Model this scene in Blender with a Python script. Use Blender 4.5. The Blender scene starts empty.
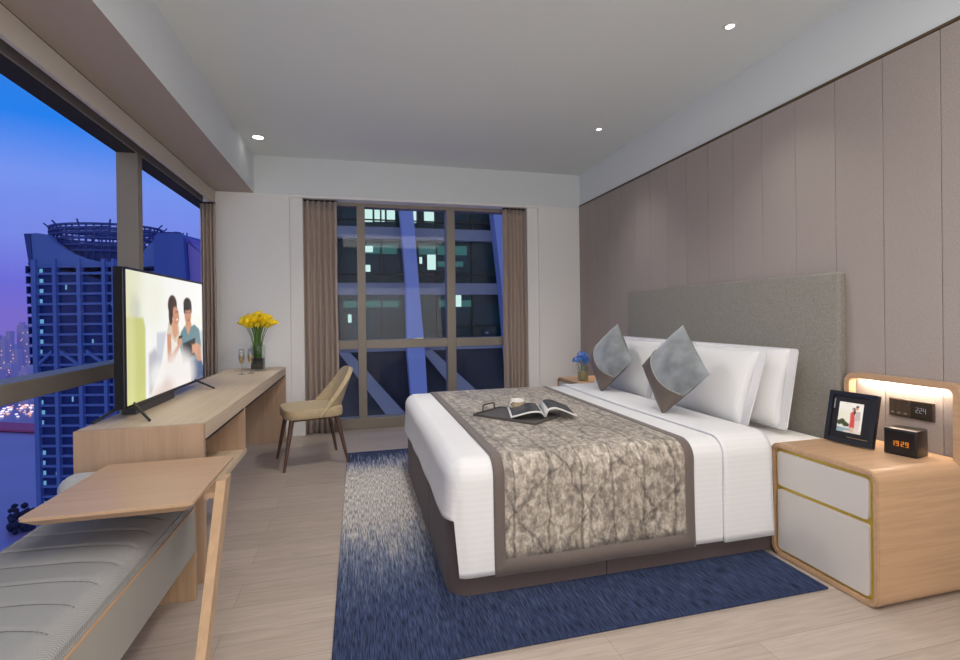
import bpy, bmesh, math, random
from math import sin, cos, pi, radians, sqrt, exp
from mathutils import Vector, Matrix
random.seed(7)
scene = bpy.context.scene
COL = scene.collection

# ------------------------------------------------------------------ materials
def mat_new(name):
    m = bpy.data.materials.new(name); m.use_nodes = True
    nt = m.node_tree
    return m, nt, nt.nodes['Principled BSDF']
def lin(c):
    return tuple((v/255/12.92 if v/255 <= .04045 else ((v/255+.055)/1.055)**2.4) for v in c) + (1,)
def setp(b, **k):
    for n, v in k.items():
        b.inputs[n.replace('_', ' ')].default_value = v
def plain(name, rgb, rough=.5, metal=0., spec=.5, noise=0., nscale=20., bump=0., stretch=(1, 1, 1), coat=0.):
    m, nt, b = mat_new(name)
    b.inputs['Base Color'].default_value = lin(rgb)
    b.inputs['Roughness'].default_value = rough
    b.inputs['Metallic'].default_value = metal
    b.inputs['Specular IOR Level'].default_value = spec
    b.inputs['Coat Weight'].default_value = coat
    if noise or bump:
        tc = nt.nodes.new('ShaderNodeTexCoord'); mp = nt.nodes.new('ShaderNodeMapping')
        mp.inputs['Scale'].default_value = stretch
        nz = nt.nodes.new('ShaderNodeTexNoise'); nz.inputs['Scale'].default_value = nscale
        nz.inputs['Detail'].default_value = 4
        nt.links.new(tc.outputs['Object'], mp.inputs[0]); nt.links.new(mp.outputs[0], nz.inputs['Vector'])
        if noise:
            rp = nt.nodes.new('ShaderNodeValToRGB')
            c = lin(rgb)
            rp.color_ramp.elements[0].color = tuple(v*(1-noise) for v in c[:3])+(1,)
            rp.color_ramp.elements[1].color = tuple(min(1, v*(1+noise)) for v in c[:3])+(1,)
            rp.color_ramp.elements[0].position = .3; rp.color_ramp.elements[1].position = .7
            nt.links.new(nz.outputs['Fac'], rp.inputs[0]); nt.links.new(rp.outputs[0], b.inputs['Base Color'])
        if bump:
            bp = nt.nodes.new('ShaderNodeBump'); bp.inputs['Strength'].default_value = bump
            bp.inputs['Distance'].default_value = .01
            nt.links.new(nz.outputs['Fac'], bp.inputs['Height']); nt.links.new(bp.outputs[0], b.inputs['Normal'])
    return m
def wood(name, rgb, axis=0, scale=1., contrast=.12, rough=.45):
    m, nt, b = mat_new(name)
    tc = nt.nodes.new('ShaderNodeTexCoord'); mp = nt.nodes.new('ShaderNodeMapping')
    s = [30*scale]*3; s[axis] = 1.2*scale
    mp.inputs['Scale'].default_value = s
    nz = nt.nodes.new('ShaderNodeTexNoise'); nz.inputs['Scale'].default_value = 2.; nz.inputs['Detail'].default_value = 6
    nz.inputs['Distortion'].default_value = .6
    rp = nt.nodes.new('ShaderNodeValToRGB'); c = lin(rgb)
    rp.color_ramp.elements[0].color = tuple(v*(1-contrast) for v in c[:3])+(1,)
    rp.color_ramp.elements[1].color = tuple(min(1, v*(1+contrast)) for v in c[:3])+(1,)
    rp.color_ramp.elements[0].position = .35; rp.color_ramp.elements[1].position = .65
    nt.links.new(tc.outputs['Object'], mp.inputs[0]); nt.links.new(mp.outputs[0], nz.inputs['Vector'])
    nt.links.new(nz.outputs['Fac'], rp.inputs[0]); nt.links.new(rp.outputs[0], b.inputs['Base Color'])
    b.inputs['Roughness'].default_value = rough
    return m
def fabric(name, rgb, scale=300., contrast=.25, bump=.3, rough=.9, sheen=.2, stretch=(1, 1, 1), blotch=0.):
    m, nt, b = mat_new(name)
    tc = nt.nodes.new('ShaderNodeTexCoord'); mp = nt.nodes.new('ShaderNodeMapping')
    mp.inputs['Scale'].default_value = stretch
    nz = nt.nodes.new('ShaderNodeTexNoise'); nz.inputs['Scale'].default_value = scale; nz.inputs['Detail'].default_value = 2
    rp = nt.nodes.new('ShaderNodeValToRGB'); c = lin(rgb)
    rp.color_ramp.elements[0].color = tuple(v*(1-contrast) for v in c[:3])+(1,)
    rp.color_ramp.elements[1].color = tuple(min(1, v*(1+contrast)) for v in c[:3])+(1,)
    rp.color_ramp.elements[0].position = .35; rp.color_ramp.elements[1].position = .65
    nt.links.new(tc.outputs['Object'], mp.inputs[0]); nt.links.new(mp.outputs[0], nz.inputs['Vector'])
    nt.links.new(nz.outputs['Fac'], rp.inputs[0])
    out = rp.outputs[0]
    if blotch:
        n2 = nt.nodes.new('ShaderNodeTexNoise'); n2.inputs['Scale'].default_value = 9; n2.inputs['Detail'].default_value = 3
        nt.links.new(tc.outputs['Object'], n2.inputs['Vector'])
        mr = nt.nodes.new('ShaderNodeMapRange'); mr.inputs[1].default_value = .3; mr.inputs[2].default_value = .7
        mr.inputs[3].default_value = 1-blotch; mr.inputs[4].default_value = 1+blotch
        nt.links.new(n2.outputs['Fac'], mr.inputs[0])
        mx = nt.nodes.new('ShaderNodeVectorMath'); mx.operation = 'SCALE'
        nt.links.new(out, mx.inputs[0]); nt.links.new(mr.outputs[0], mx.inputs['Scale']); out = mx.outputs[0]
    nt.links.new(out, b.inputs['Base Color'])
    bp = nt.nodes.new('ShaderNodeBump'); bp.inputs['Strength'].default_value = bump; bp.inputs['Distance'].default_value = .002
    nt.links.new(nz.outputs['Fac'], bp.inputs['Height']); nt.links.new(bp.outputs[0], b.inputs['Normal'])
    b.inputs['Roughness'].default_value = rough; b.inputs['Sheen Weight'].default_value = sheen
    return m
def emit(name, rgb, s=1.):
    m, nt, b = mat_new(name)
    b.inputs['Base Color'].default_value = (0, 0, 0, 1)
    b.inputs['Emission Color'].default_value = lin(rgb); b.inputs['Emission Strength'].default_value = s
    return m
def glass_pane(name, tint=(1, 1, 1), refl=.05):
    m = bpy.data.materials.new(name); m.use_nodes = True; nt = m.node_tree; nt.nodes.clear()
    o = nt.nodes.new('ShaderNodeOutputMaterial'); mx = nt.nodes.new('ShaderNodeMixShader')
    t = nt.nodes.new('ShaderNodeBsdfTransparent'); g = nt.nodes.new('ShaderNodeBsdfGlossy')
    t.inputs[0].default_value = (*tint, 1); g.inputs['Roughness'].default_value = .0
    mx.inputs[0].default_value = refl
    nt.links.new(t.outputs[0], mx.inputs[1]); nt.links.new(g.outputs[0], mx.inputs[2]); nt.links.new(mx.outputs[0], o.inputs[0])
    return m
def vcol(name, emission=0., rough=.3):
    m, nt, b = mat_new(name)
    a = nt.nodes.new('ShaderNodeVertexColor'); a.layer_name = 'Col'
    if emission:
        b.inputs['Base Color'].default_value = (0, 0, 0, 1)
        nt.links.new(a.outputs[0], b.inputs['Emission Color']); b.inputs['Emission Strength'].default_value = emission
    else:
        nt.links.new(a.outputs[0], b.inputs['Base Color'])
    b.inputs['Roughness'].default_value = rough
    return m

# ------------------------------------------------------------------ mesh helpers
def obj(name, bm, m=None, parent=None, smooth=False, mats=None):
    me = bpy.data.meshes.new(name); bm.normal_update(); bm.to_mesh(me); bm.free()
    o = bpy.data.objects.new(name, me); COL.objects.link(o)
    for mm in (mats or ([m] if m else [])): me.materials.append(mm)
    if smooth:
        for p in me.polygons: p.use_smooth = True
        if smooth != 'all':
            try: me.set_sharp_from_angle(angle=radians(40))
            except Exception: pass
    if parent: o.parent = parent
    return o
def box(bm, x0, x1, y0, y1, z0, z1, bev=0., seg=2, mi=0):
    r = bmesh.ops.create_cube(bm, size=1)
    vs = r['verts']
    for v in vs:
        v.co = Vector(((x0+x1)/2+v.co.x*(x1-x0), (y0+y1)/2+v.co.y*(y1-y0), (z0+z1)/2+v.co.z*(z1-z0)))
    fs = set(f for v in vs for f in v.link_faces)
    for f in fs: f.material_index = mi
    if bev:
        es = list(set(e for v in vs for e in v.link_edges))
        bmesh.ops.bevel(bm, geom=es, offset=bev, segments=seg, profile=.5, affect='EDGES')
    return bm
def B(*a, **k):
    bm = bmesh.new(); box(bm, *a, **k); return bm
def tube(bm, pts, rad, n=8, caps=True):
    pts = [Vector(p) for p in pts]
    rads = rad if isinstance(rad, (list, tuple)) else [rad]*len(pts)
    rings = []
    for i, p in enumerate(pts):
        d = (pts[min(i+1, len(pts)-1)]-pts[max(i-1, 0)]).normalized()
        a = d.orthogonal().normalized() if i == 0 else (rings_a - d*rings_a.dot(d)).normalized()
        rings_a = a; b_ = d.cross(a)
        rings.append([bm.verts.new(p+(a*cos(2*pi*k/n)+b_*sin(2*pi*k/n))*rads[i]) for k in range(n)])
    for r0, r1 in zip(rings, rings[1:]):
        for k in range(n): bm.faces.new((r0[k], r0[(k+1) % n], r1[(k+1) % n], r1[k]))
    if caps:
        bm.faces.new(rings[0][::-1]); bm.faces.new(rings[-1])
    return bm
def lathe(bm, prof, n=24, c=(0, 0, 0)):
    rings = []
    for r, z in prof:
        rings.append([bm.verts.new((c[0]+max(r, 1e-4)*cos(2*pi*k/n), c[1]+max(r, 1e-4)*sin(2*pi*k/n), c[2]+z)) for k in range(n)])
    for r0, r1 in zip(rings, rings[1:]):
        for k in range(n): bm.faces.new((r0[k], r0[(k+1) % n], r1[(k+1) % n], r1[k]))
    return bm
def grid(bm, nu, nv, fn, close_u=False, mi=None, uv=None):
    V = [[bm.verts.new(fn(i/(nu), j/(nv))) for j in range(nv+1)] for i in range(nu+(0 if close_u else 1))]
    L = bm.loops.layers.uv.verify() if uv else None
    for i in range(nu):
        for j in range(nv):
            i2 = (i+1) % len(V)
            f = bm.faces.new((V[i][j], V[i2][j], V[i2][j+1], V[i][j+1]))
            if mi is not None: f.material_index = mi(i/nu, j/nv) if callable(mi) else mi
            if uv:
                for lp, (a, b) in zip(f.loops, ((i, j), (i+1, j), (i+1, j+1), (i, j+1))):
                    lp[L].uv = uv(a/nu, b/nv)
    return V
def thing(name, label, cat, loc=(0, 0, 0), rz=0, group=None, kind=None):
    o = bpy.data.objects.new(name, None); COL.objects.link(o); o.empty_display_size = .1
    o.location = loc; o.rotation_euler = (0, 0, rz)
    if kind: o['kind'] = kind
    else: o['label'] = label; o['category'] = cat
    if group: o['group'] = group
    return o
def tag(o, label, cat, group=None, kind=None):
    o['label'] = label; o['category'] = cat
    if group: o['group'] = group
    if kind: o['kind'] = kind
    return o
def struct(o): o['kind'] = 'structure'; return o
def rrect(w, h, r, n=6, cx=0, cy=0):
    pts = []
    for sx, sy, a0 in ((1, 1, 0), (-1, 1, 90), (-1, -1, 180), (1, -1, 270)):
        for k in range(n+1):
            a = radians(a0+90*k/n)
            pts.append((cx+sx*(w/2-r)+r*cos(a), cy+sy*(h/2-r)+r*sin(a)))
    return pts
def prism(bm, pts, f0, f1):
    """pts 2D -> two 3D loops through f0, f1"""
    a = [bm.verts.new(f0(*p)) for p in pts]; b = [bm.verts.new(f1(*p)) for p in pts]
    bm.faces.new(a[::-1]); bm.faces.new(b)
    n = len(pts)
    for k in range(n): bm.faces.new((a[k], a[(k+1) % n], b[(k+1) % n], b[k]))
    bmesh.ops.recalc_face_normals(bm, faces=bm.faces)
    return bm
def ring_prism(bm, po, pi_, f0, f1):
    ao = [bm.verts.new(f0(*p)) for p in po]; ai = [bm.verts.new(f0(*p)) for p in pi_]
    bo = [bm.verts.new(f1(*p)) for p in po]; bi = [bm.verts.new(f1(*p)) for p in pi_]
    n = len(po)
    for k in range(n):
        j = (k+1) % n
        bm.faces.new((ao[k], ao[j], ai[j], ai[k])); bm.faces.new((bo[k], bi[k], bi[j], bo[j]))
        bm.faces.new((ao[k], bo[k], bo[j], ao[j])); bm.faces.new((ai[k], ai[j], bi[j], bi[k]))
    bmesh.ops.recalc_face_normals(bm, faces=bm.faces)
    return bm

# ------------------------------------------------------------------ camera
yaw, pitch, roll = .2473, -.0028, -.0125
fwd = Vector((sin(yaw)*cos(pitch), cos(yaw)*cos(pitch), sin(pitch)))
r0 = Vector((cos(yaw), -sin(yaw), 0)); u0 = r0.cross(fwd)
rt = cos(roll)*r0+sin(roll)*u0; up = -sin(roll)*r0+cos(roll)*u0
cd = bpy.data.cameras.new('camera'); cam = bpy.data.objects.new('camera', cd); COL.objects.link(cam)
M = Matrix.Identity(4)
for i in range(3):
    M[i][0], M[i][1], M[i][2] = rt[i], up[i], -fwd[i]
M.translation = Vector((0, 0, 1.25)); cam.matrix_world = M
cd.sensor_width = 36; cd.lens = 484/960*36; cd.shift_y = -(330-316.2)/960; cd.clip_end = 5000; cd.clip_start = .05
scene.camera = cam
vs = scene.view_settings; vs.view_transform = 'Standard'; vs.look = 'None'; vs.gamma = 1; vs.use_curve_mapping = False
vs.exposure = .27
scene.cycles.use_denoising = True
scene.cycles.max_bounces = 8; scene.cycles.transparent_max_bounces = 16
scene.cycles.sample_clamp_indirect = 4

# ------------------------------------------------------------------ room dimensions
XL, XR, YB, YF, ZC, ZB = -1.016, 2.62, 5.38, -1.3, 2.92, 2.53
GX = -1.632
m_ceil = plain('ceiling_paint', (226, 232, 232), .9)
m_wallw = plain('wall_paint', (240, 240, 240), .85)
m_band = plain('band_paint', (224, 230, 233), .85)
m_soff = plain('soffit_tone', (176, 164, 152), .85)
m_frame = plain('window_frame_metal', (140, 132, 122), .45, .2)
m_dark = plain('dark_parts_and_shade', (40, 36, 34), .8)
m_fab = fabric('wall_fabric', (164, 154, 149), 240, .16, .25, .95, .0)
m_seam = plain('seam_dark', (70, 62, 60), .9)

# floor: timber planks running across the room
m_floor, nt, b = mat_new('floor_planks')
tc = nt.nodes.new('ShaderNodeTexCoord')
bk = nt.nodes.new('ShaderNodeTexBrick'); bk.offset = .37; bk.offset_frequency = 2
bk.inputs['Scale'].default_value = 1; bk.inputs['Brick Width'].default_value = 1.45; bk.inputs['Row Height'].default_value = .19
bk.inputs['Mortar Size'].default_value = .0012; bk.inputs['Mortar Smooth'].default_value = .2
bk.inputs['Color1'].default_value = lin((168, 154, 143)); bk.inputs['Color2'].default_value = lin((180, 166, 155)); bk.inputs['Mortar'].default_value = lin((140, 127, 117))
bk.inputs['Bias'].default_value = 0
mp = nt.nodes.new('ShaderNodeMapping'); mp.inputs['Scale'].default_value = (2.2, 34, 1)
nz = nt.nodes.new('ShaderNodeTexNoise'); nz.inputs['Scale'].default_value = 1.6; nz.inputs['Detail'].default_value = 7; nz.inputs['Distortion'].default_value = 1.1
mr = nt.nodes.new('ShaderNodeMapRange'); mr.inputs[1].default_value = .3; mr.inputs[2].default_value = .7; mr.inputs[3].default_value = .86; mr.inputs[4].default_value = 1.1
vm = nt.nodes.new('ShaderNodeVectorMath'); vm.operation = 'SCALE'
nt.links.new(tc.outputs['Object'], bk.inputs['Vector']); nt.links.new(tc.outputs['Object'], mp.inputs[0]); nt.links.new(mp.outputs[0], nz.inputs['Vector'])
nt.links.new(nz.outputs['Fac'], mr.inputs[0]); nt.links.new(bk.outputs['Color'], vm.inputs[0]); nt.links.new(mr.outputs[0], vm.inputs['Scale'])
nt.links.new(vm.outputs[0], b.inputs['Base Color']); b.inputs['Roughness'].default_value = .42
bp = nt.nodes.new('ShaderNodeBump'); bp.inputs['Strength'].default_value = .12; bp.inputs['Distance'].default_value = .004
nt.links.new(nz.outputs['Fac'], bp.inputs['Height']); nt.links.new(bp.outputs[0], b.inputs['Normal'])

struct(obj('floor', B(-1.75, 2.8, YF-.1, 5.75, -.12, 0), m_floor))
struct(obj('ceiling', B(-1.75, 2.8, YF-.1, 5.75, ZC, ZC+.1), m_ceil))
# back wall with the tall window opening
OX0, OX1, OZ = -.68, 2.085, 2.505
bm = bmesh.new()
box(bm, -1.49, OX0, YB, YB+.32, 0, ZC)
box(bm, -1.75, -1.49, YB, YB+.32, 2.6, ZC)
box(bm, OX1, 2.8, YB, YB+.32, 0, ZC)
box(bm, OX0, OX1, YB, YB+.32, OZ, ZC)
struct(obj('wall_back', bm, m_wallw))
struct(obj('trim_1', B(XL, 2.61, YB-.006, YB, ZB, ZC), m_band))         # ceiling band above the window
bm = bmesh.new()
box(bm, OX0+.002, OX0+.13, YB+.02, YB+.15, 0, OZ)
box(bm, OX1-.135, OX1-.002, YB+.02, YB+.15, 0, OZ)
struct(obj('trim_2', bm, m_wallw))                                    # jamb boards
# front wall, with the camera in front of it
struct(obj('wall_front', B(-1.75, 2.8, YF-.12, YF, 0, ZC), m_wallw))
# right wall: painted upper strip, upholstered panels below
struct(obj('wall_right', B(XR, XR+.15, YF, YB, 0, ZC), m_band))
bm = bmesh.new()
y = 5.36; seams = []
yy = 1.638+.2535*14
while yy > YF: seams.append(yy); yy -= .2535
prev = YB
for s in seams+[YF]:
    if prev-s > .02: box(bm, XR-.012, XR, s+.0014, prev-.0014, 0, 2.535, bev=.0025, seg=2)
    prev = s
struct(obj('trim_3', bm, m_fab))
struct(obj('trim_4', B(XR-.004, XR, YF, YB, 0, 2.536), m_seam))
struct(obj('trim_5', B(XR-.014, XR, YF, YB, 2.538, 2.552), plain('trim_bronze', (110, 95, 72), .4, .6)))
# left bulkhead: face, soffit, pelmet
bm = bmesh.new()
box(bm, -1.376, XL, YF, YB, ZB, ZC)
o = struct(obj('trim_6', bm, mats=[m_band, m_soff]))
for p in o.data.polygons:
    if p.normal.z < -.5: p.material_index = 1  # underside faces toned darker and warmer than the bulkhead face
struct(obj('trim_7', B(-1.402, -1.376, YF, YB, 2.405, 2.527, bev=.002), plain('pelmet_paint', (204, 197, 186), .8)))
struct(obj('trim_8', B(-1.5, -1.402, YF, YB, 2.56, 2.6), m_dark))  # pocket lid coloured dark for the shade behind the pelmet
struct(obj('wall_left', B(-1.75, -1.5, YF, .45, 0, ZC), m_wallw))

m_glass = glass_pane('window_glass', (.97, .98, 1), .012)
m_sidef = plain('mullion_side', (118, 118, 118), .5, .2)
# window_1: long ribbon window on the left
w = thing('window_1', None, None, (0, 0, 0), kind='structure')
bm = bmesh.new()
box(bm, -1.634, -1.5, .45, 6.1, 2.432, 2.6)
struct(obj('head_frame', bm, m_frame, w))
obj('sill_frame', B(-1.66, -1.5, .45, 6.1, 0, .12), m_frame, w)
obj('dark_head_underside', B(-1.634, -1.515, .45, 6.1, 2.426, 2.433), m_dark, w)  # thin dark sheet covering the underside of the head frame
for y0 in (6.02, 3.921, 1.85, .45):
    obj('mullion', B(-1.634, -1.5, y0, y0+.075,   .12, 2.432, bev=.003), m_frame, w)
obj('transom', B(-1.655, -1.5, .45, 6.1, .88, .972, bev=.004), m_frame, w)
for a, b_ in ((.525, 1.85), (1.925, 3.921), (3.996, 6.1)):
    obj('pane', B(GX-.004, GX+.004, a-.01, b_+.01, .97, 2.41), m_glass, w)
    obj('pane', B(GX-.004, GX+.004, a-.01, b_+.01, .115, .885), m_glass, w)
# window_2: tall window in the back wall
w = thing('window_2', None, None, (0, 0, 0), kind='structure')
Y0, Y1 = 5.54, 5.66
bm = bmesh.new()
box(bm, OX0, OX1, Y0, Y1, 2.468, OZ); 
obj('head_frame', bm, m_frame, w)
obj('sill_frame', B(OX0, OX1, Y0-.02, Y1, 0, .12, bev=.004), m_frame, w)
for x0, x1 in ((-.6, -.52), (0.0, .09), (1.006, 1.108), (1.93, 2.0)):
    obj('mullion', B(x0, x1, Y0-.012, Y1, .12, 2.468, bev=.004), m_frame, w)
obj('transom', B(-.6, 2.0, Y0, Y1, .885, .985, bev=.004), m_frame, w)
for a, b_ in ((-.53, .01), (.08, 1.016), (1.098, 1.94)):
    obj('pane', B(a, b_, 5.60, 5.608, .98, 2.472), m_glass, w)
    obj('pane', B(a, b_, 5.60, 5.608, .11, .89), m_glass, w)
obj('window_latch', B(.62, .72, 5.515, 5.54, .985, 1.0, bev=.004), plain('latch', (190, 190, 190), .3, .8), w)

# ------------------------------------------------------------------ curtains
m_cur = fabric('curtain_cloth', (186, 168, 156), 240, .12, .15, .85, .3)
def curtain(name, x0, x1, yc, z0, z1, folds, label, axis='x', amp=.040, seed=1):
    rnd = random.Random(seed); ph = [rnd.uniform(-.5, .5) for _ in range(folds*2+2)]; am = [rnd.uniform(.65, 1.15) for _ in range(folds*2+2)]
    t = thing(name, label, 'curtain', ((x0+x1)/2 if axis == 'x' else yc, yc if axis == 'x' else (x0+x1)/2, z0), 0, 'curtains in the window bays')
    ox, oy, oz = t.location
    nu = folds*12
    def fn(u, v):
        k = int(u*folds*.999); a = am[k]
        w_ = u*folds*2*pi
        s = sin(w_+.5*ph[k]*sin(w_))+.28*sin(2*w_+ph[k]*3)
        flare = 1+.25*(1-v)
        x = x0+(x1-x0)*u + .006*sin(9*v+k) * (1-v)
        y = yc + amp*a*s*(.75+.25*(1-v))*flare + .006*sin(5*v+2.3*k)*(1-v)
        z = z0+(z1-z0)*v
        return (x-ox, y-oy, z-oz) if axis == 'x' else (y-ox, x-oy, z-oz)
    bm = bmesh.new(); grid(bm, nu, 14, fn)
    c = obj('cloth', bm, m_cur, t, smooth='all')
    md = c.modifiers.new('t', 'SOLIDIFY'); md.thickness = .003
    bm = bmesh.new()
    if axis == 'x': box(bm, x0-ox, x1-ox, -.012, .012, z1-oz-.002, z1-oz+.014)
    else: box(bm, -.012, .012, x0-oy, x1-oy, z1-oz-.002, z1-oz+.014)
    obj('curtain_track', bm, m_dark, t)
    return t
curtain('curtain', -.545, -.205, 5.45, .012, 2.487, 6, 'taupe pleated curtain behind the beige chair, left of the tall window', seed=3)
curtain('curtain', 1.665, 1.945, 5.45, .012, 2.487, 6, 'taupe pleated curtain at the right of the tall window, beside the bed', seed=5)
curtain('curtain', -1.490, -1.358, 5.30, .012, 2.385, 4, 'taupe curtain gathered in the corner behind the television, by the long window', amp=.035, seed=8)

# ------------------------------------------------------------------ downlights
m_led = emit('downlight_led', (255, 250, 240), 6)
m_white = plain('white_metal', (225, 225, 223), .4)
for (x, y, r), lb in zip(((2.131, 2.385, .022), (2.14, 3.987, .02), (-.873, 4.841, .045)),
        ('small round recessed ceiling downlight above the headboard end nearest the camera', 'tiny recessed ceiling downlight over the far side of the bed', 'bright round ceiling downlight near the left bulkhead corner above the desk')):
    t = thing('downlight', lb, 'ceiling light', (x, y, ZC), 0, 'recessed downlights')
    bm = bmesh.new(); lathe(bm, [(r+.018, 0), (r+.02, -.004), (r+.004, -.006), (r, -.001), (r, 0.0)], 24)
    obj('trim_ring', bm, m_white if r < .04 else m_white, t, smooth=True)
    bm = bmesh.new(); lathe(bm, [(r, -.003), (0, -.003)], 24); obj('lens', bm, m_led, t)

# ------------------------------------------------------------------ rug
m_rug, nt, b = mat_new('rug_pile')
tc = nt.nodes.new('ShaderNodeTexCoord'); sp = nt.nodes.new('ShaderNodeSeparateXYZ')
nt.links.new(tc.outputs['Object'], sp.inputs[0])
def nnoise(sc, detail, scl):
    mp = nt.nodes.new('ShaderNodeMapping'); mp.inputs['Scale'].default_value = scl
    n = nt.nodes.new('ShaderNodeTexNoise'); n.inputs['Scale'].default_value = sc; n.inputs['Detail'].default_value = detail
    nt.links.new(tc.outputs['Object'], mp.inputs[0]); nt.links.new(mp.outputs[0], n.inputs['Vector']); return n.outputs['Fac']
def math_(op, a, b_=None, c=None):
    n = nt.nodes.new('ShaderNodeMath'); n.operation = op
    for i, v in enumerate((a, b_, c)):
        if v is None: continue
        if isinstance(v, (int, float)): n.inputs[i].default_value = v
        else: nt.links.new(v, n.inputs[i])
    return n.outputs[0]
streak = nnoise(1, 5, (75, 4, 1)); fine = nnoise(1, 4, (200, 15, 1)); big = nnoise(1.1, 2, (1.6, 1, 1))
# position along the rug, 0 near .. 1 far
ty = math_('MULTIPLY', math_('SUBTRACT', sp.outputs['Y'], 1.72), 1/2.84)
tt = math_('ADD', ty, math_('MULTIPLY', math_('SUBTRACT', streak, .5), .42))
tt = math_('ADD', tt, math_('MULTIPLY', math_('SUBTRACT', big, .5), .25))
rp = nt.nodes.new('ShaderNodeValToRGB'); cr = rp.color_ramp
cr.elements[0].position = 0; cr.elements[0].color = lin((48, 57, 84))
cr.elements[1].position = 1; cr.elements[1].color = lin((54, 62, 90))
for p, c in ((.14, (58, 68, 96)), (.25, (84, 94, 118)), (.34, (122, 126, 140)), (.44, (168, 164, 162)), (.76, (190, 184, 178)), (.86, (132, 138, 156)), (.94, (70, 80, 108))):
    e = cr.elements.new(p); e.color = lin(c)
nt.links.new(tt, rp.inputs[0])
fr = nt.nodes.new('ShaderNodeMapRange'); fr.inputs[1].default_value = .35; fr.inputs[2].default_value = .65; fr.inputs[3].default_value = .5; fr.inputs[4].default_value = 1.6
nt.links.new(fine, fr.inputs[0])
vm = nt.nodes.new('ShaderNodeVectorMath'); vm.operation = 'SCALE'
nt.links.new(rp.outputs[0], vm.inputs[0]); nt.links.new(fr.outputs[0], vm.inputs['Scale']); nt.links.new(vm.outputs[0], b.inputs['Base Color'])
bp = nt.nodes.new('ShaderNodeBump'); bp.inputs['Strength'].default_value = .6; bp.inputs['Distance'].default_value = .004
nt.links.new(fine, bp.inputs['Height']); nt.links.new(bp.outputs[0], b.inputs['Normal']); b.inputs['Roughness'].default_value = 1; b.inputs['Specular IOR Level'].default_value = .1
rug = obj('rug', B(-.108, 2.03, 1.72, 4.56, 0.0005, .011, bev=.004), m_rug)
tag(rug, 'large rug fading from navy to pale grey, under the bed on the timber floor', 'rug')

# ------------------------------------------------------------------ bed
m_base = fabric('bed_base_cloth', (86, 73, 73), 260, .10, .15, .8, .1)
m_sheet = plain('mattress_sheet', (236, 236, 238), .8)
m_head = fabric('headboard_cloth', (138, 134, 127), 210, .20, .35, .95, .1)
# striped satin cotton (woven stripes)
def satin(name, axis, rgb=(224, 224, 226), freq=34, bstr=.25, dark=.97):
    m, nt, b = mat_new(name)
    tc = nt.nodes.new('ShaderNodeTexCoord'); uvs = tc.outputs['UV'] if axis == 'uv' else tc.outputs['Object']
    sp = nt.nodes.new('ShaderNodeSeparateXYZ'); nt.links.new(uvs, sp.inputs[0])
    ch = {'x': 'X', 'y': 'Y', 'z': 'Z', 'uv': 'Y'}[axis]
    mm = nt.nodes.new('ShaderNodeMath'); mm.operation = 'MULTIPLY'; mm.inputs[1].default_value = freq*2*pi
    nt.links.new(sp.outputs[ch], mm.inputs[0])
    sn = nt.nodes.new('ShaderNodeMath'); sn.operation = 'SINE'; nt.links.new(mm.outputs[0], sn.inputs[0])
    rp = nt.nodes.new('ShaderNodeValToRGB'); c = lin(rgb)
    rp.color_ramp.elements[0].position = .4; rp.color_ramp.elements[1].position = .6
    rp.color_ramp.elements[0].color = tuple(v*dark for v in c[:3])+(1,); rp.color_ramp.elements[1].color = c
    nt.links.new(sn.outputs[0], rp.inputs[0]); nt.links.new(rp.outputs[0], b.inputs['Base Color'])
    nz = nt.nodes.new('ShaderNodeTexNoise'); nz.inputs['Scale'].default_value = 6; nz.inputs['Detail'].default_value = 3
    nt.links.new(tc.outputs['Object'], nz.inputs['Vector'])
    bp = nt.nodes.new('ShaderNodeBump'); bp.inputs['Strength'].default_value = bstr; bp.inputs['Distance'].default_value = .02
    nt.links.new(nz.outputs['Fac'], bp.inputs['Height']); nt.links.new(bp.outputs[0], b.inputs['Normal'])
    b.inputs['Roughness'].default_value = .7; b.inputs['Sheen Weight'].default_value = .15
    return m
m_duvet = satin('duvet_satin', 'uv', freq=38)
m_pillow = satin('pillow_satin', 'y', freq=75, bstr=.2)

bed = thing('bed', 'king bed with brown upholstered base and grey headboard, standing on the blue rug', 'bed', (1.45, 3.05, .012))
bx, by, bz = bed.location
def loc_bm(bm, dx, dy, dz):
    bmesh.ops.translate(bm, verts=bm.verts, vec=(-dx, -dy, -dz)); return bm
# base: U-shaped upholstered plinth with vertical seams
def base_panel(pts):
    bm = bmesh.new(); prism(bm, pts, lambda x, y: (x, y, .012), lambda x, y: (x, y, .375)); return bm
arc = [(.374+.1-.1*cos(a), 2.08+.1-.1*sin(a)) for a in [radians(90*k/6) for k in range(7)]]
arc2 = [(x, 2*3.03-y) for x, y in arc][::-1]
outline = arc + [(1.128, 2.08)]
# near-left corner section, near-right section, foot-left far section
p1 = [(.374, 2.72)] + arc + [(1.127, 2.08), (1.127, 2.72)]
p2 = [(1.131, 2.08), (2.55, 2.08), (2.55, 2.72), (1.131, 2.72)]
p3 = [(.374, 2.724), (2.55, 2.724), (2.55, 3.98)] + [(x, y) for x, y in arc2]
for p in (p1, p2, p3):
    bm = base_panel(p); bmesh.ops.bevel(bm, geom=[e for e in bm.edges if abs((e.verts[0].co-e.verts[1].co).z) > .3], offset=.003, segments=1, affect='EDGES')
    obj('base_panel', loc_bm(bm, bx, by, bz), m_base, bed, smooth=True)
bm = B(.41, 2.56, 2.09, 4.0, .375, .535, bev=.06, seg=5); obj('mattress', loc_bm(bm, bx, by, bz), m_sheet, bed, smooth='all')
bm = B(2.548, 2.607, 2.085, 4.235, .03, 1.462, bev=.016, seg=4); obj('headboard', loc_bm(bm, bx, by, bz), m_head, bed, smooth=True)

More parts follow.
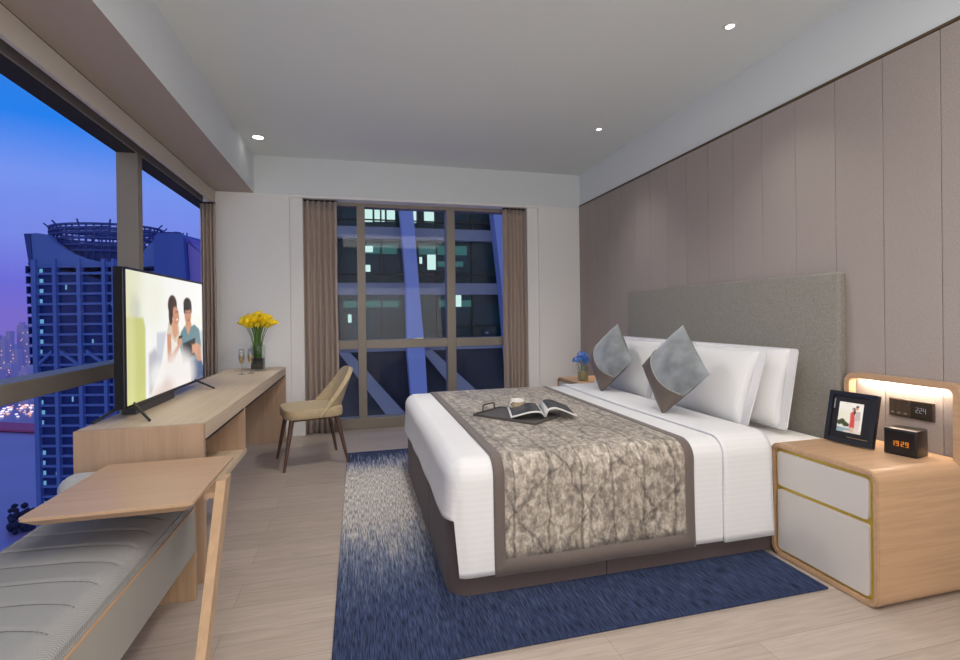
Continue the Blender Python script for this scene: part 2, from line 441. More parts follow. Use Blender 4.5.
# duvet
R_, ZT, HS, HF = .085, .612, .112, .355
YN, YFAR, XF, XH = 2.05, 4.04, .364, 2.03
def side_z(u_, h):      # profile from hem (0) to inside the top (1): (inward, z, arc length)
    H = ZT-R_-h; A = R_*pi/2; L = H+A; s = u_*L
    if s < H: return -.012*(1-s/H)**2, h+s, s
    a = (s-H)/R_; return R_*(1-cos(a)), ZT-R_+R_*sin(a), s
per = []       # (point, inward normal, hem height)
n = 44
for k in range(n+1): per.append((Vector((XH-(XH-XF-.092)*k/n, YN)), Vector((0, 1)), HS))
for k in range(1, 7):
    a = radians(90*k/7); h = HS if k < 3 else HF
    per.append((Vector((XF+.092-.092*sin(a), YN+.092-.092*cos(a))), Vector((sin(a), cos(a))), h))
n2 = 44
for k in range(n2+1):
    y = YN+.092+(YFAR-YN-.184)*k/n2
    sag = .018*sin(pi*k/n2)-.05*(k/n2)**3
    per.append((Vector((XF, y)), Vector((1, 0)), HF+.6*sag))
for k in range(1, 7):
    a = radians(90*k/7); per.append((Vector((XF+.092-.092*cos(a), YFAR-.092+.092*sin(a))), Vector((cos(a), -sin(a))), HF if k < 5 else HS))
for k in range(n+1): per.append((Vector((XF+.092+(XH-XF-.092)*k/n, YFAR)), Vector((0, -1)), HS))
def duvet_surface():
    bm = bmesh.new(); L = bm.loops.layers.uv.verify()
    nv = 22; cols = []
    for i, (p, nn, h) in enumerate(per):
        cl = []
        for j in range(nv+1):
            d, z, s = side_z(j/nv, h)
            wob = .0025*sin(i*.55)*(1-j/nv)
            q = p+nn*(d+wob)
            v = bm.verts.new((q.x, q.y, z)); cl.append((v, z))
        cols.append(cl)
    for i in range(len(cols)-1):
        for j in range(nv):
            f = bm.faces.new((cols[i][j][0], cols[i+1][j][0], cols[i+1][j+1][0], cols[i][j+1][0]))
            for lp in f.loops: lp[L].uv = (lp.vert.co.x, lp.vert.co.z)
    top = [c[-1][0] for c in cols]
    f = bm.faces.new(top)
    for lp in f.loops: lp[L].uv = (lp.vert.co.x, lp.vert.co.y)
    bmesh.ops.triangulate(bm, faces=[f])
    bmesh.ops.recalc_face_normals(bm, faces=bm.faces)
    return bm
bm = duvet_surface()
duv = obj('duvet', bm, m_duvet, smooth='all'); tag(duv, 'white striped satin duvet draped over the bed, hanging almost to the floor', 'duvet')
md = duv.modifiers.new('t', 'SOLIDIFY'); md.thickness = .006; md.offset = -1
# over-the-bed strip profile, shared by the turned-down sheet and the runner
def strip(x0, x1, off, hem, nx, mi=None, xfun=None, hemf=None, wob=0.):
    """cloth strip laid across the bed; returns bm with uv = metres"""
    bm = bmesh.new(); L = bm.loops.layers.uv.verify()
    prof = []
    r = R_+off; H = ZT+off-r-hem
    nseg = 12
    for k in range(nseg): s = H*k/nseg; prof.append((YN-off-.012*(1-s/H)**2, hem+s, s))
    for k in range(9):
        a = radians(90*k/8); prof.append((YN-off+r*(1-cos(a)), hem+H+r*sin(a), H+r*a))
    s0 = prof[-1][2]; yA = YN-off+r; yB = YFAR+off-r
    for k in range(1, 32): y = yA+(yB-yA)*k/32; prof.append((y, ZT+off, s0+(y-yA)))
    s1 = s0+yB-yA
    for k in range(9):
        a = radians(90*k/8); prof.append((yB+r*sin(a), hem+H+r*cos(a), s1+r*a))
    s2 = s1+r*pi/2
    for k in range(1, 7): z = hem+H*(1-k/6); prof.append((YFAR+off+.006*k/6, z, s2+hem+H-z))
    V = []
    for i in range(nx+1):
        u = i/nx; row = []
        for (y, z, s) in prof:
            x = x0+(x1-x0)*u
            if xfun: x += xfun(s, u)
            row.append((bm.verts.new((x, y+wob*sin(14*u+3*s)*max(0, 1-s/.5), z)), x, s))
        V.append(row)
    for i in range(nx):
        for j in range(len(prof)-1):
            q = (V[i][j], V[i+1][j], V[i+1][j+1], V[i][j+1])
            f = bm.faces.new([a[0] for a in q])
            for lp, a in zip(f.loops, q): lp[L].uv = (a[1], a[2])
            if mi: f.material_index = mi((i+.5)/nx*(x1-x0), (prof[j][2]+prof[j+1][2])/2, prof[-1][2])
    bmesh.ops.recalc_face_normals(bm, faces=bm.faces)
    return bm, prof[-1][2]
bm, _ = strip(1.745, 2.045, .016, HS-.002, 14, xfun=lambda s, u: (.012*sin(3*s)*(1-u)))
o = obj('turned_down_sheet', bm, m_duvet, duv, smooth='all')
md = o.modifiers.new('t', 'SOLIDIFY'); md.thickness = .013; md.offset = -1
o['label'] = 'double layer folded back at the head end'

# runner
m_border = fabric('runner_border', (101, 90, 86), 320, .10, .1, .75, .2)
m_run, nt, b = mat_new('runner_jacquard')
tc = nt.nodes.new('ShaderNodeTexCoord')
def nn(sc, det, scl, dist=0, kind='noise'):
    mp = nt.nodes.new('ShaderNodeMapping'); mp.inputs['Scale'].default_value = scl
    nt.links.new(tc.outputs['UV'], mp.inputs[0])
    if kind == 'noise':
        n = nt.nodes.new('ShaderNodeTexNoise'); n.inputs['Scale'].default_value = sc; n.inputs['Detail'].default_value = det; n.inputs['Distortion'].default_value = dist
        nt.links.new(mp.outputs[0], n.inputs['Vector']); return n.outputs['Fac']
    n = nt.nodes.new('ShaderNodeTexVoronoi'); n.feature = 'DISTANCE_TO_EDGE'; n.inputs['Scale'].default_value = sc
    ad = nt.nodes.new('ShaderNodeVectorMath'); ad.operation = 'ADD'
    n0 = nt.nodes.new('ShaderNodeTexNoise'); n0.inputs['Scale'].default_value = 9; n0.inputs['Detail'].default_value = 4
    nt.links.new(tc.outputs['UV'], n0.inputs['Vector'])
    sc_ = nt.nodes.new('ShaderNodeVectorMath'); sc_.operation = 'SCALE'; sc_.inputs['Scale'].default_value = .10
    nt.links.new(n0.outputs['Color'], sc_.inputs[0]); nt.links.new(mp.outputs[0], ad.inputs[0]); nt.links.new(sc_.outputs[0], ad.inputs[1])
    nt.links.new(ad.outputs[0], n.inputs['Vector']); return n.outputs['Distance']
n1 = nn(27, 10, (1.3, .8, 1), .5); n2_ = nn(95, 3, (1, .7, 1)); vv = nn(5.5, 0, (1, .22, 1), kind='v'); vl = nn(4.5, 5, (1.8, .6, 1), .5)
rp = nt.nodes.new('ShaderNodeValToRGB'); cr = rp.color_ramp
cr.elements[0].position = .30; cr.elements[0].color = lin((116, 108, 102))
cr.elements[1].position = .68; cr.elements[1].color = lin((196, 189, 180))
e = cr.elements.new(.46); e.color = lin((150, 141, 131)); e = cr.elements.new(.55); e.color = lin((174, 163, 150))
mxn = nt.nodes.new('ShaderNodeMath'); mxn.operation = 'MULTIPLY_ADD'; mxn.inputs[1].default_value = .45
sb = nt.nodes.new('ShaderNodeMath'); sb.operation = 'SUBTRACT'; sb.inputs[1].default_value = .5
nt.links.new(n2_, sb.inputs[0]); nt.links.new(sb.outputs[0], mxn.inputs[0]); nt.links.new(n1, mxn.inputs[2]); nt.links.new(mxn.outputs[0], rp.inputs[0])
r2 = nt.nodes.new('ShaderNodeMapRange'); r2.inputs[1].default_value = 0; r2.inputs[2].default_value = .03; r2.inputs[3].default_value = .5; r2.inputs[4].default_value = 1
nt.links.new(vv, r2.inputs[0])
r3 = nt.nodes.new('ShaderNodeMapRange'); r3.inputs[1].default_value = .35; r3.inputs[2].default_value = .65; r3.inputs[3].default_value = .8; r3.inputs[4].default_value = 1.12
nt.links.new(vl, r3.inputs[0])
def mth(op, a, b_=None, c=None):
    n = nt.nodes.new('ShaderNodeMath'); n.operation = op
    for i, v in enumerate((a, b_, c)):
        if v is None: continue
        if isinstance(v, (int, float)): n.inputs[i].default_value = v
        else: nt.links.new(v, n.inputs[i])
    return n.outputs[0]
suv = nt.nodes.new('ShaderNodeSeparateXYZ'); nt.links.new(tc.outputs['UV'], suv.inputs[0])
wb = nn(5, 3, (1, 1, 1)); wb2 = nn(30, 2, (1, 1, 1))
def lines(kx, ky, amp, wdt, dark, off):
    a = mth('ADD', mth('MULTIPLY', suv.outputs['X'], kx), mth('MULTIPLY_ADD', suv.outputs['Y'], ky, off))
    a = mth('ADD', a, mth('MULTIPLY', wb, amp)); a = mth('ADD', a, mth('MULTIPLY', wb2, .05))
    d = mth('ABSOLUTE', mth('SUBTRACT', mth('FRACT', a), .5))
    n = nt.nodes.new('ShaderNodeMapRange'); n.inputs[1].default_value = 0; n.inputs[2].default_value = wdt; n.inputs[3].default_value = dark; n.inputs[4].default_value = 1
    nt.links.new(d, n.inputs[0]); return n.outputs[0]
ln = mth('MULTIPLY', lines(6.2, 0, .5, .06, .42, .1), lines(3.1, 1.9, .9, .045, .5, .4))
ln = mth('MULTIPLY', ln, lines(2.7, -2.3, .9, .045, .5, .8))
ln = mth('MULTIPLY', ln, lines(13, 0, 1.4, .10, .84, .3))
m2 = nt.nodes.new('ShaderNodeMath'); m2.operation = 'MULTIPLY'; nt.links.new(ln, m2.inputs[0]); nt.links.new(r3.outputs[0], m2.inputs[1])
vm = nt.nodes.new('ShaderNodeVectorMath'); vm.operation = 'SCALE'
nt.links.new(rp.outputs[0], vm.inputs[0]); nt.links.new(m2.outputs[0], vm.inputs['Scale']); nt.links.new(vm.outputs[0], b.inputs['Base Color'])
b.inputs['Roughness'].default_value = .5; b.inputs['Sheen Weight'].default_value = .1
bp = nt.nodes.new('ShaderNodeBump'); bp.inputs['Strength'].default_value = .3; bp.inputs['Distance'].default_value = .003
nt.links.new(mxn.outputs[0], bp.inputs['Height']); nt.links.new(bp.outputs[0], b.inputs['Normal'])
run = thing('bed_runner', 'marbled taupe and gold bed runner with dark border, lying across the white duvet', 'bed runner', (1.08, 3.04, ZT+.006))
W = 1.02
def is_border(x, s, L): return 1 if (x < .05 or x > W-.05 or s < .055 or s > L-.055) else 0
for want, nm, mm in ((0, 'patterned_panel', m_run), (1, 'border', m_border)):
    bm, Lr = strip(.568, .568+W, .0075, HS-.008, 61, mi=is_border, wob=.003)
    bmesh.ops.delete(bm, geom=[f for f in bm.faces if f.material_index != want], context='FACES')
    for f in bm.faces: f.material_index = 0
    o = obj(nm, loc_bm(bm, *run.location), mm, run, smooth='all')
    md = o.modifiers.new('t', 'SOLIDIFY'); md.thickness = .005; md.offset = -1

# pillows
def pillow_bm(w, h, t, seed=0, flange=0.):
    rnd = random.Random(seed); a1, a2, a3 = [rnd.uniform(0, 6) for _ in range(3)]
    bm = bmesh.new()
    N = 30
    fronts = {}
    for side in (1, -1):
        V = {}
        for i in range(N+1):
            for j in range(N+1):
                u = -1+2*i/N; v = -1+2*j/N
                if side == -1 and (i in (0, N) or j in (0, N)): V[i, j] = fronts[i, j]; continue
                th = t/2*((1-abs(u)**3.2)*(1-abs(v)**3.2))**.55
                th *= 1+.06*sin(4*u+a1)*cos(3*v+a2)
                pin = 1-.045*(1-abs(v)**2)*abs(u)**4 ; pin2 = 1-.06*(1-abs(u)**2)*abs(v)**4
                x = side*(th+.0015)
                V[i, j] = bm.verts.new((x, u*w/2*pin, v*h/2*pin2))
        if side == 1: fronts = V
        for i in range(N):
            for j in range(N):
                q = (V[i, j], V[i+1, j], V[i+1, j+1], V[i, j+1])
                bm.faces.new(q if side == 1 else q[::-1])
    if flange:
        es = [e for e in bm.edges if e.is_boundary]
    bmesh.ops.recalc_face_normals(bm, faces=bm.faces)
    return bm
def flange_bm(w, h, f):
    po = rrect(w+f*2, h, .02); pi_ = rrect(w-.02, h-.06, .02)
    bm = bmesh.new()
    ring_prism(bm, po, pi_, lambda a, b_: (-.004, a, b_), lambda a, b_: (.004, a, b_)); return bm
for (x, y, z, lean, rz, wd, lb) in (
    (2.40, 2.70, .80, 11, 0, .84, 'white pillow against the headboard, rear one nearest the framed photo'),
    (2.215, 2.77, .80, 19, 1, .84, 'white pillow in front of another, behind the nearer velvet cushion'),
    (2.41, 3.74, .80, 11, 0, .84, 'white pillow against the headboard, rear one at the window side'),
    (2.225, 3.72, .80, 18, -1, .84, 'white pillow in front of another, behind the velvet cushion by the blue flowers')):
    t = thing('pillow', lb, 'pillow', (x, y, z), 0, 'white bed pillows')
    t.rotation_euler = (0, radians(lean), radians(rz))
    c = obj('pillow_case', pillow_bm(wd, .47, .165, int(y*100)), m_pillow, t, smooth='all')
    f = obj('flange', flange_bm(wd-.01, .47, .045), m_pillow, t)
# velvet cushions, standing on a corner
m_taupe = plain('satin_taupe', (112, 101, 93), .36, .25, noise=.1, nscale=5, bump=.2)
m_velvet = fabric('velvet_grey', (128, 134, 138), 8, .28, .1, .55, .5)
m_pipe = plain('piping_grey', (150, 148, 142), .5)
def cushion(loc, s, t, rx, lean, rz, label, seed):
    root = thing('throw_cushion', label, 'cushion', loc, 0, 'velvet throw cushions')
    rnd = random.Random(seed)
    Rm = Matrix.Rotation(radians(rz), 4, 'Z') @ Matrix.Rotation(radians(lean), 4, 'Y') @ Matrix.Rotation(radians(rx), 4, 'X')
    root.rotation_euler = Rm.to_euler()
    N = 30
    def surf(side, u, v):
        th = t/2*((1-abs(u)**2.6)*(1-abs(v)**2.6))**.6
        th *= 1+.05*sin(5*u+seed)*cos(4*v)
        p = 1-.035*(1-v*v)*abs(u)**3; q = 1-.035*(1-u*u)*abs(v)**3
        return Vector((side*th, u*s/2*p, v*s/2*q))
    # front is -X. local +Y/-Z corner region carries satin, the rest velvet, along a curve
    def fedge(u): return -.10-.08*u-.30*(1-u*u)
    def fcurve(u, v): return v > fedge(u)
    bms = {'satin_body': bmesh.new(), 'velvet_panel': bmesh.new()}
    for side in (-1, 1):
        for i in range(N):
            for j in range(N):
                us = [-1+2*(i+a)/N for a in (0, 1)]; vs_ = [-1+2*(j+a)/N for a in (0, 1)]
                uc, vc = sum(us)/2, sum(vs_)/2
                k = 'velvet_panel' if (side == -1 and fcurve(uc, vc)) else 'satin_body'
                bm = bms[k]
                q = [bm.verts.new(surf(side, a, b_)) for a, b_ in ((us[0], vs_[0]), (us[1], vs_[0]), (us[1], vs_[1]), (us[0], vs_[1]))]
                bm.faces.new(q if side == 1 else q[::-1])
    for k, bm in bms.items():
        bmesh.ops.remove_doubles(bm, verts=bm.verts, dist=.0004)
        o = obj(k, bm, m_velvet if k == 'velvet_panel' else m_taupe, root, smooth='all')
        if k == 'velvet_panel': o['label'] = 'grey velvet panel'
    bm = bmesh.new(); pts = []
    for k in range(40):
        u = -.97+1.94*k/39; v = fedge(u)
        pts.append(surf(-1, u, v)+Vector((-.003, 0, 0)))
    tube(bm, pts, .0045, 6); obj('piping', bm, m_pipe, bpy.data.objects[[c.name for c in root.children if c.name.startswith('velvet')][0]], smooth='all')
    return root
cushion((1.905, 2.64, .893), .415, .16, 45, 17, 6, 'grey velvet and taupe satin cushion balanced on its corner, the nearer of the two', 1)
cushion((1.97, 3.545, .888), .415, .16, 45, 17, 6, 'grey velvet and taupe satin cushion balanced on its corner, nearer the blue flowers', 4)

# tray, cup, magazine on the runner
m_tray = plain('tray_dark', (88, 84, 82), .45, .1)
m_gold = plain('brass', (150, 120, 78), .3, .9)
zt = ZT+.0082
t = thing('serving_tray', 'flat dark grey tray with loop handles lying on the bed runner', 'tray', (.945, 2.855, zt), math.atan2(-.35, .27))
po = rrect(.46, .30, .012); pi_ = rrect(.44, .28, .008)
bm = bmesh.new(); prism(bm, pi_, lambda a, b_: (a, b_, 0), lambda a, b_: (a, b_, .006)); obj('tray_base', bm, m_tray, t)
bm = bmesh.new(); ring_prism(bm, po, pi_, lambda a, b_: (a, b_, 0), lambda a, b_: (a, b_, .014)); obj('rim', bm, m_tray, t)
for sx in (-1,):
    bm = bmesh.new(); X0 = sx*.222
    tube(bm, [(X0, -.05, .01), (X0, -.05, .045), (X0, -.04, .052), (X0, .06, .052), (X0, .07, .045), (X0, .07, .01)], .0045, 8)
    obj('handle', bm, plain('handle_bronze', (104, 84, 66), .3, .8), t, smooth=True)
m_por = plain('porcelain', (226, 222, 214), .15, coat=.5)
t = thing('saucer', 'white saucer on the dark tray', 'saucer', (1.0, 2.995, zt+.0065))
bm = bmesh.new(); lathe(bm, [(0, 0), (.035, 0), (.05, .004), (.066, .011), (.068, .013), (.05, .008), (.03, .004), (0, .004)], 32); obj('dish', bm, m_por, t, smooth='all')
bm = bmesh.new(); lathe(bm, [(.0665, .0128), (.069, .0145), (.0665, .0150)], 32); obj('gold_rim', bm, m_gold, t, smooth='all')
t = thing('coffee_cup', 'white porcelain coffee cup with gold pattern standing on the saucer', 'cup', (1.0, 2.995, zt+.0115))
bm = bmesh.new(); lathe(bm, [(0, 0), (.03, 0), (.038, .005), (.044, .02), (.047, .05), (.048, .066), (.045, .066), (.043, .05), (.038, .015), (0, .008)], 32); obj('cup_body', bm, m_por, t, smooth='all')
bm = bmesh.new(); lathe(bm, [(.0452, .02), (.0482, .05), (.0484, .054)], 32)
m_pat = plain('cup_pattern', (188, 170, 142), .25, noise=.35, nscale=130); obj('pattern_band', bm, m_pat, t, smooth='all')
bm = bmesh.new(); tube(bm, [(.046*cos(-2.6), .046*sin(-2.6), .055), (.07*cos(-2.6), .07*sin(-2.6), .052), (.074*cos(-2.6), .074*sin(-2.6), .035), (.06*cos(-2.6), .06*sin(-2.6), .022), (.042*cos(-2.6), .042*sin(-2.6), .018)], .004, 8); obj('handle', bm, m_por, t, smooth='all')
# magazine: two curved leaves either side of the spine
mag = thing('magazine', 'open black and white photo magazine lying half on the tray', 'magazine', (1.105, 2.83, zt+.0225), radians(-14))
m_paper = plain('paper', (214, 214, 212), .45)
m_photo = plain('printed_photo', (56, 60, 62), .4, noise=.75, nscale=22)
def leaf(sgn, w, lift, tuck, h=.31):
    def f(u, v, off=0):
        x = sgn*w*u*(1-.04*u)
        z = lift*sin(pi*min(1, u*1.0)**.55)*(1-.25*u)+tuck*u+off
        return (x, -h/2+h*v, z)
    return f
for sg, w_, lf, tk in ((-1, .215, .034, 0.0), (1, .20, .055, .004)):
    f = leaf(sg, w_, lf, tk)
    bm = bmesh.new(); grid(bm, 20, 2, lambda u, v: f(u, v)); pg = obj('page_block', bm, m_paper, mag, smooth='all')
    md = pg.modifiers.new('t', 'SOLIDIFY'); md.thickness = .007; md.offset = -1 if sg > 0 else 1
    bm = bmesh.new(); grid(bm, 18, 2, lambda u, v: f(.10+.84*u, .06+.88*v, .0012)); ph = obj('printed_photo', bm, m_photo, mag, smooth='all')
    ph['label'] = 'grey landscape photograph printed on the page'

# ------------------------------------------------------------------ nightstands
m_oak = wood('oak_light', (190, 155, 122), 0, 1, .08, .4)
m_oaky = wood('oak_light_y', (190, 155, 122), 1, 1, .08, .4)
m_oakz = wood('oak_light_z', (180, 150, 120), 2, 1, .08, .4)
m_drawer = plain('drawer_lacquer', (206, 200, 195), .4)
m_brass = plain('brass_channel', (206, 178, 78), .4, .45)
def nightstand(y0, label, frame=True):
    t = thing('nightstand', label, 'nightstand', (2.34, y0+.27, 0), 0, 'bedside nightstands')
    cy = .0; H0, H1 = .001, .577; w = .54; hz = (H0+H1)/2; hh = H1-H0
    po = rrect(w, hh, .05, 8, 0, hz); pi_ = rrect(w-.05, hh-.05, .03, 8, 0, hz)
    fx = lambda X: (lambda a, b_: (X, a, b_))
    bm = bmesh.new(); ring_prism(bm, po, pi_, fx(-.27), fx(.262)); bmesh.ops.bevel(bm, geom=[e for e in bm.edges if abs(e.verts[0].co.x-e.verts[1].co.x) < 1e-4 and abs(e.verts[0].co.x+.27) < 1e-4 and len(e.link_faces) == 2], offset=.004, segments=2, affect='EDGES')
    obj('carcass', bm, m_oak, t, smooth=True)
    bm = bmesh.new(); prism(bm, pi_, fx(-.255), fx(.255)); obj('brass_recess', bm, m_brass, t, smooth=True)
    zs = ((.364, H1-.025-.016), (H0+.025+.014, .345))
    for a, b_ in zs:
        pd = rrect(w-.05-.036, b_-a, .016, 5, 0, (a+b_)/2)
        bm = bmesh.new(); prism(bm, pd, fx(-.268), fx(-.24)); obj('drawer', bm, m_drawer, t, smooth=True)
    bm = B(-.2, .2, -.2, .2, 0, .03); obj('plinth', bm, m_dark, t)
    # back frame on the wall, open in the middle
    z0, z1 = H1-.01, .918
    prof_o = []; r = .055
    wo = .25
    outer = [(-wo-.012, z0)]+[(-wo-.012+r-r*cos(radians(a)), z1-r+r*sin(radians(a))) for a in range(0, 91, 15)]+[(wo+.012-r+r*sin(radians(a)), z1-r+r*cos(radians(a))) for a in range(0, 91, 15)]+[(wo+.012, z0)]
    ri = r-.028; wi = wo-.016; zi = z1-.028
    inner = [(-wi, z0)]+[(-wi+ri-ri*cos(radians(a)), zi-ri+ri*sin(radians(a))) for a in range(0, 91, 15)]+[(wi-ri+ri*sin(radians(a)), zi-ri+ri*cos(radians(a))) for a in range(0, 91, 15)]+[(wi, z0)]
    bm = bmesh.new(); a = []
    for X in (.213, .262):
        a.append([bm.verts.new((X, p, q)) for p, q in outer]); a.append([bm.verts.new((X, p, q)) for p, q in inner])
    ao, ai, bo, bi = a; n = len(outer)
    for k in range(n-1):
        bm.faces.new((ao[k], ao[k+1], ai[k+1], ai[k])); bm.faces.new((bo[k], bi[k], bi[k+1], bo[k+1]))
        bm.faces.new((ao[k], bo[k], bo[k+1], ao[k+1])); bm.faces.new((ai[k], ai[k+1], bi[k+1], bi[k]))
    bmesh.ops.recalc_face_normals(bm, faces=bm.faces)
    obj('back_frame', bm, m_oaky, t, smooth=True)
    bm = B(.222, .232, -.2, .2, z1-.0295, z1-.0275); s = obj('led_strip', bm, emit('led_warm', (255, 220, 170), 5), t)
    return t
nightstand(1.532, 'oak nightstand with two white drawers on brass channels, in the right foreground')
nightstand(4.30, 'oak nightstand mostly hidden beyond the bed, holding the blue flowers')
# alarm clock
m_black = plain('black_plastic', (22, 20, 20), .25)
ck = thing('alarm_clock', 'small black box alarm clock with amber digits on the nightstand', 'clock', (2.462, 1.698, .578), radians(13))
obj('case', B(-.055, .055, -.0625, .0625, 0, .122, bev=.006), plain('clock_case', (30, 26, 25), .3), ck, smooth=True)
obj('face', B(-.0575, -.0545, -.057, .057, .006, .112, bev=.001), m_black, ck)
SEG = {'0': 'abcdef', '1': 'bc', '2': 'abged', '3': 'abgcd', '4': 'fgbc', '9': 'abcdfg', '8': 'abcdefg'}
def digit(bm, ch, x, z, w, h, t, plane):
    segs = {'a': (x, x+w, z+h-t, z+h), 'd': (x, x+w, z, z+t), 'g': (x, x+w, z+h/2-t/2, z+h/2+t/2),
            'f': (x, x+t, z+h/2, z+h), 'b': (x+w-t, x+w, z+h/2, z+h), 'e': (x, x+t, z, z+h/2), 'c': (x+w-t, x+w, z, z+h/2)}
    for s in SEG[ch]:
        x0, x1, z0, z1 = segs[s]; plane(bm, x0+.0003, x1-.0003, z0+.0003, z1-.0003)
def pl_clock(bm, a, b_, z0, z1): box(bm, -.0590, -.0576, min(-a, -b_), max(-a, -b_), z0, z1)
bm = bmesh.new()
for k, chh in enumerate('1929'):
    digit(bm, chh, -.030+k*.0165+(.003 if k > 1 else 0), .044, .011, .023, .0024, pl_clock)
pl_clock(bm, .0035, .005, .049, .051); pl_clock(bm, .0035, .005, .056, .058)
obj('time_digits', bm, emit('amber', (255, 150, 40), .9), ck)
bm = bmesh.new(); tube(bm, [(.05, -.02, .004), (.095, -.03, .003), (.11, -.0, .003), (.112, .02, .003)], .002, 6); obj('power_cord', bm, plain('cord_white', (220, 220, 215), .5), ck)
# wall control panel
cp = thing('control_panel', 'dark bronze light switch and thermostat panel on the wall above the clock', 'switch panel', (2.607, 1.7665, .765))
m_pan = plain('panel_bronze', (84, 72, 62), .35, .4)
obj('plate', B(-.012, 0, -.098, .098, -.044, .044, bev=.002), m_pan, cp)
for k in range(3):
    obj('switch_button', B(-.0145, -.011, .008+k*.029, .035+k*.029, -.041, .041, bev=.001), plain('button_bronze', (92, 80, 69), .35, .4), cp)
    obj('indicator', B(-.0152, -.0142, .015+k*.029, .028+k*.029, -.028, -.022), plain('indicator_grey', (150, 140, 128), .4), cp)
obj('display', B(-.0135, -.0115, -.092, -.002, -.04, .04), plain('display_dark', (60, 52, 46), .15), cp)
bm = bmesh.new()
def pl_cp(bm, a, b_, z0, z1): box(bm, -.0148, -.0134, min(-a, -b_), max(-a, -b_), z0, z1)
for k, chh in enumerate('224'): digit(bm, chh, .024+k*.016, -.012, .011, .026, .002, pl_cp)
obj('display_digits', bm, emit('display_white', (210, 210, 215), .4), cp)

# pictures drawn as coloured fields
def smooth(a, b_, x):
    t = max(0, min(1, (x-a)/(b_-a))); return t*t*(3-2*t)
def ell(u, v, cx, cy, rx, ry, soft=.15, rot=0):
    c, s = cos(rot), sin(rot); x = (u-cx)*c+(v-cy)*s; y = -(u-cx)*s+(v-cy)*c
    d = sqrt((x/rx)**2+(y/ry)**2); return 1-smooth(1-soft, 1+soft, d)
def poly(u, v, pts, soft=.006, asp=1.78):
    inside = False; dm = 9
    n = len(pts)
    for i in range(n):
        x0, y0 = pts[i]; x1, y1 = pts[(i+1) % n]
        if (y0 > v) != (y1 > v) and u < (x1-x0)*(v-y0)/(y1-y0)+x0: inside = not inside
        X0, X1, U = x0*asp, x1*asp, u*asp
        dx, dy = X1-X0, y1-y0; t = max(0, min(1, ((U-X0)*dx+(v-y0)*dy)/(dx*dx+dy*dy+1e-9)))
        dm = min(dm, sqrt((U-X0-t*dx)**2+(v-y0-t*dy)**2))
    d = dm if inside else -dm
    return smooth(-soft, soft, d)
def over(c, col, a): 
    L = lin(col); return [c[i]*(1-a)+L[i]*a for i in range(3)]
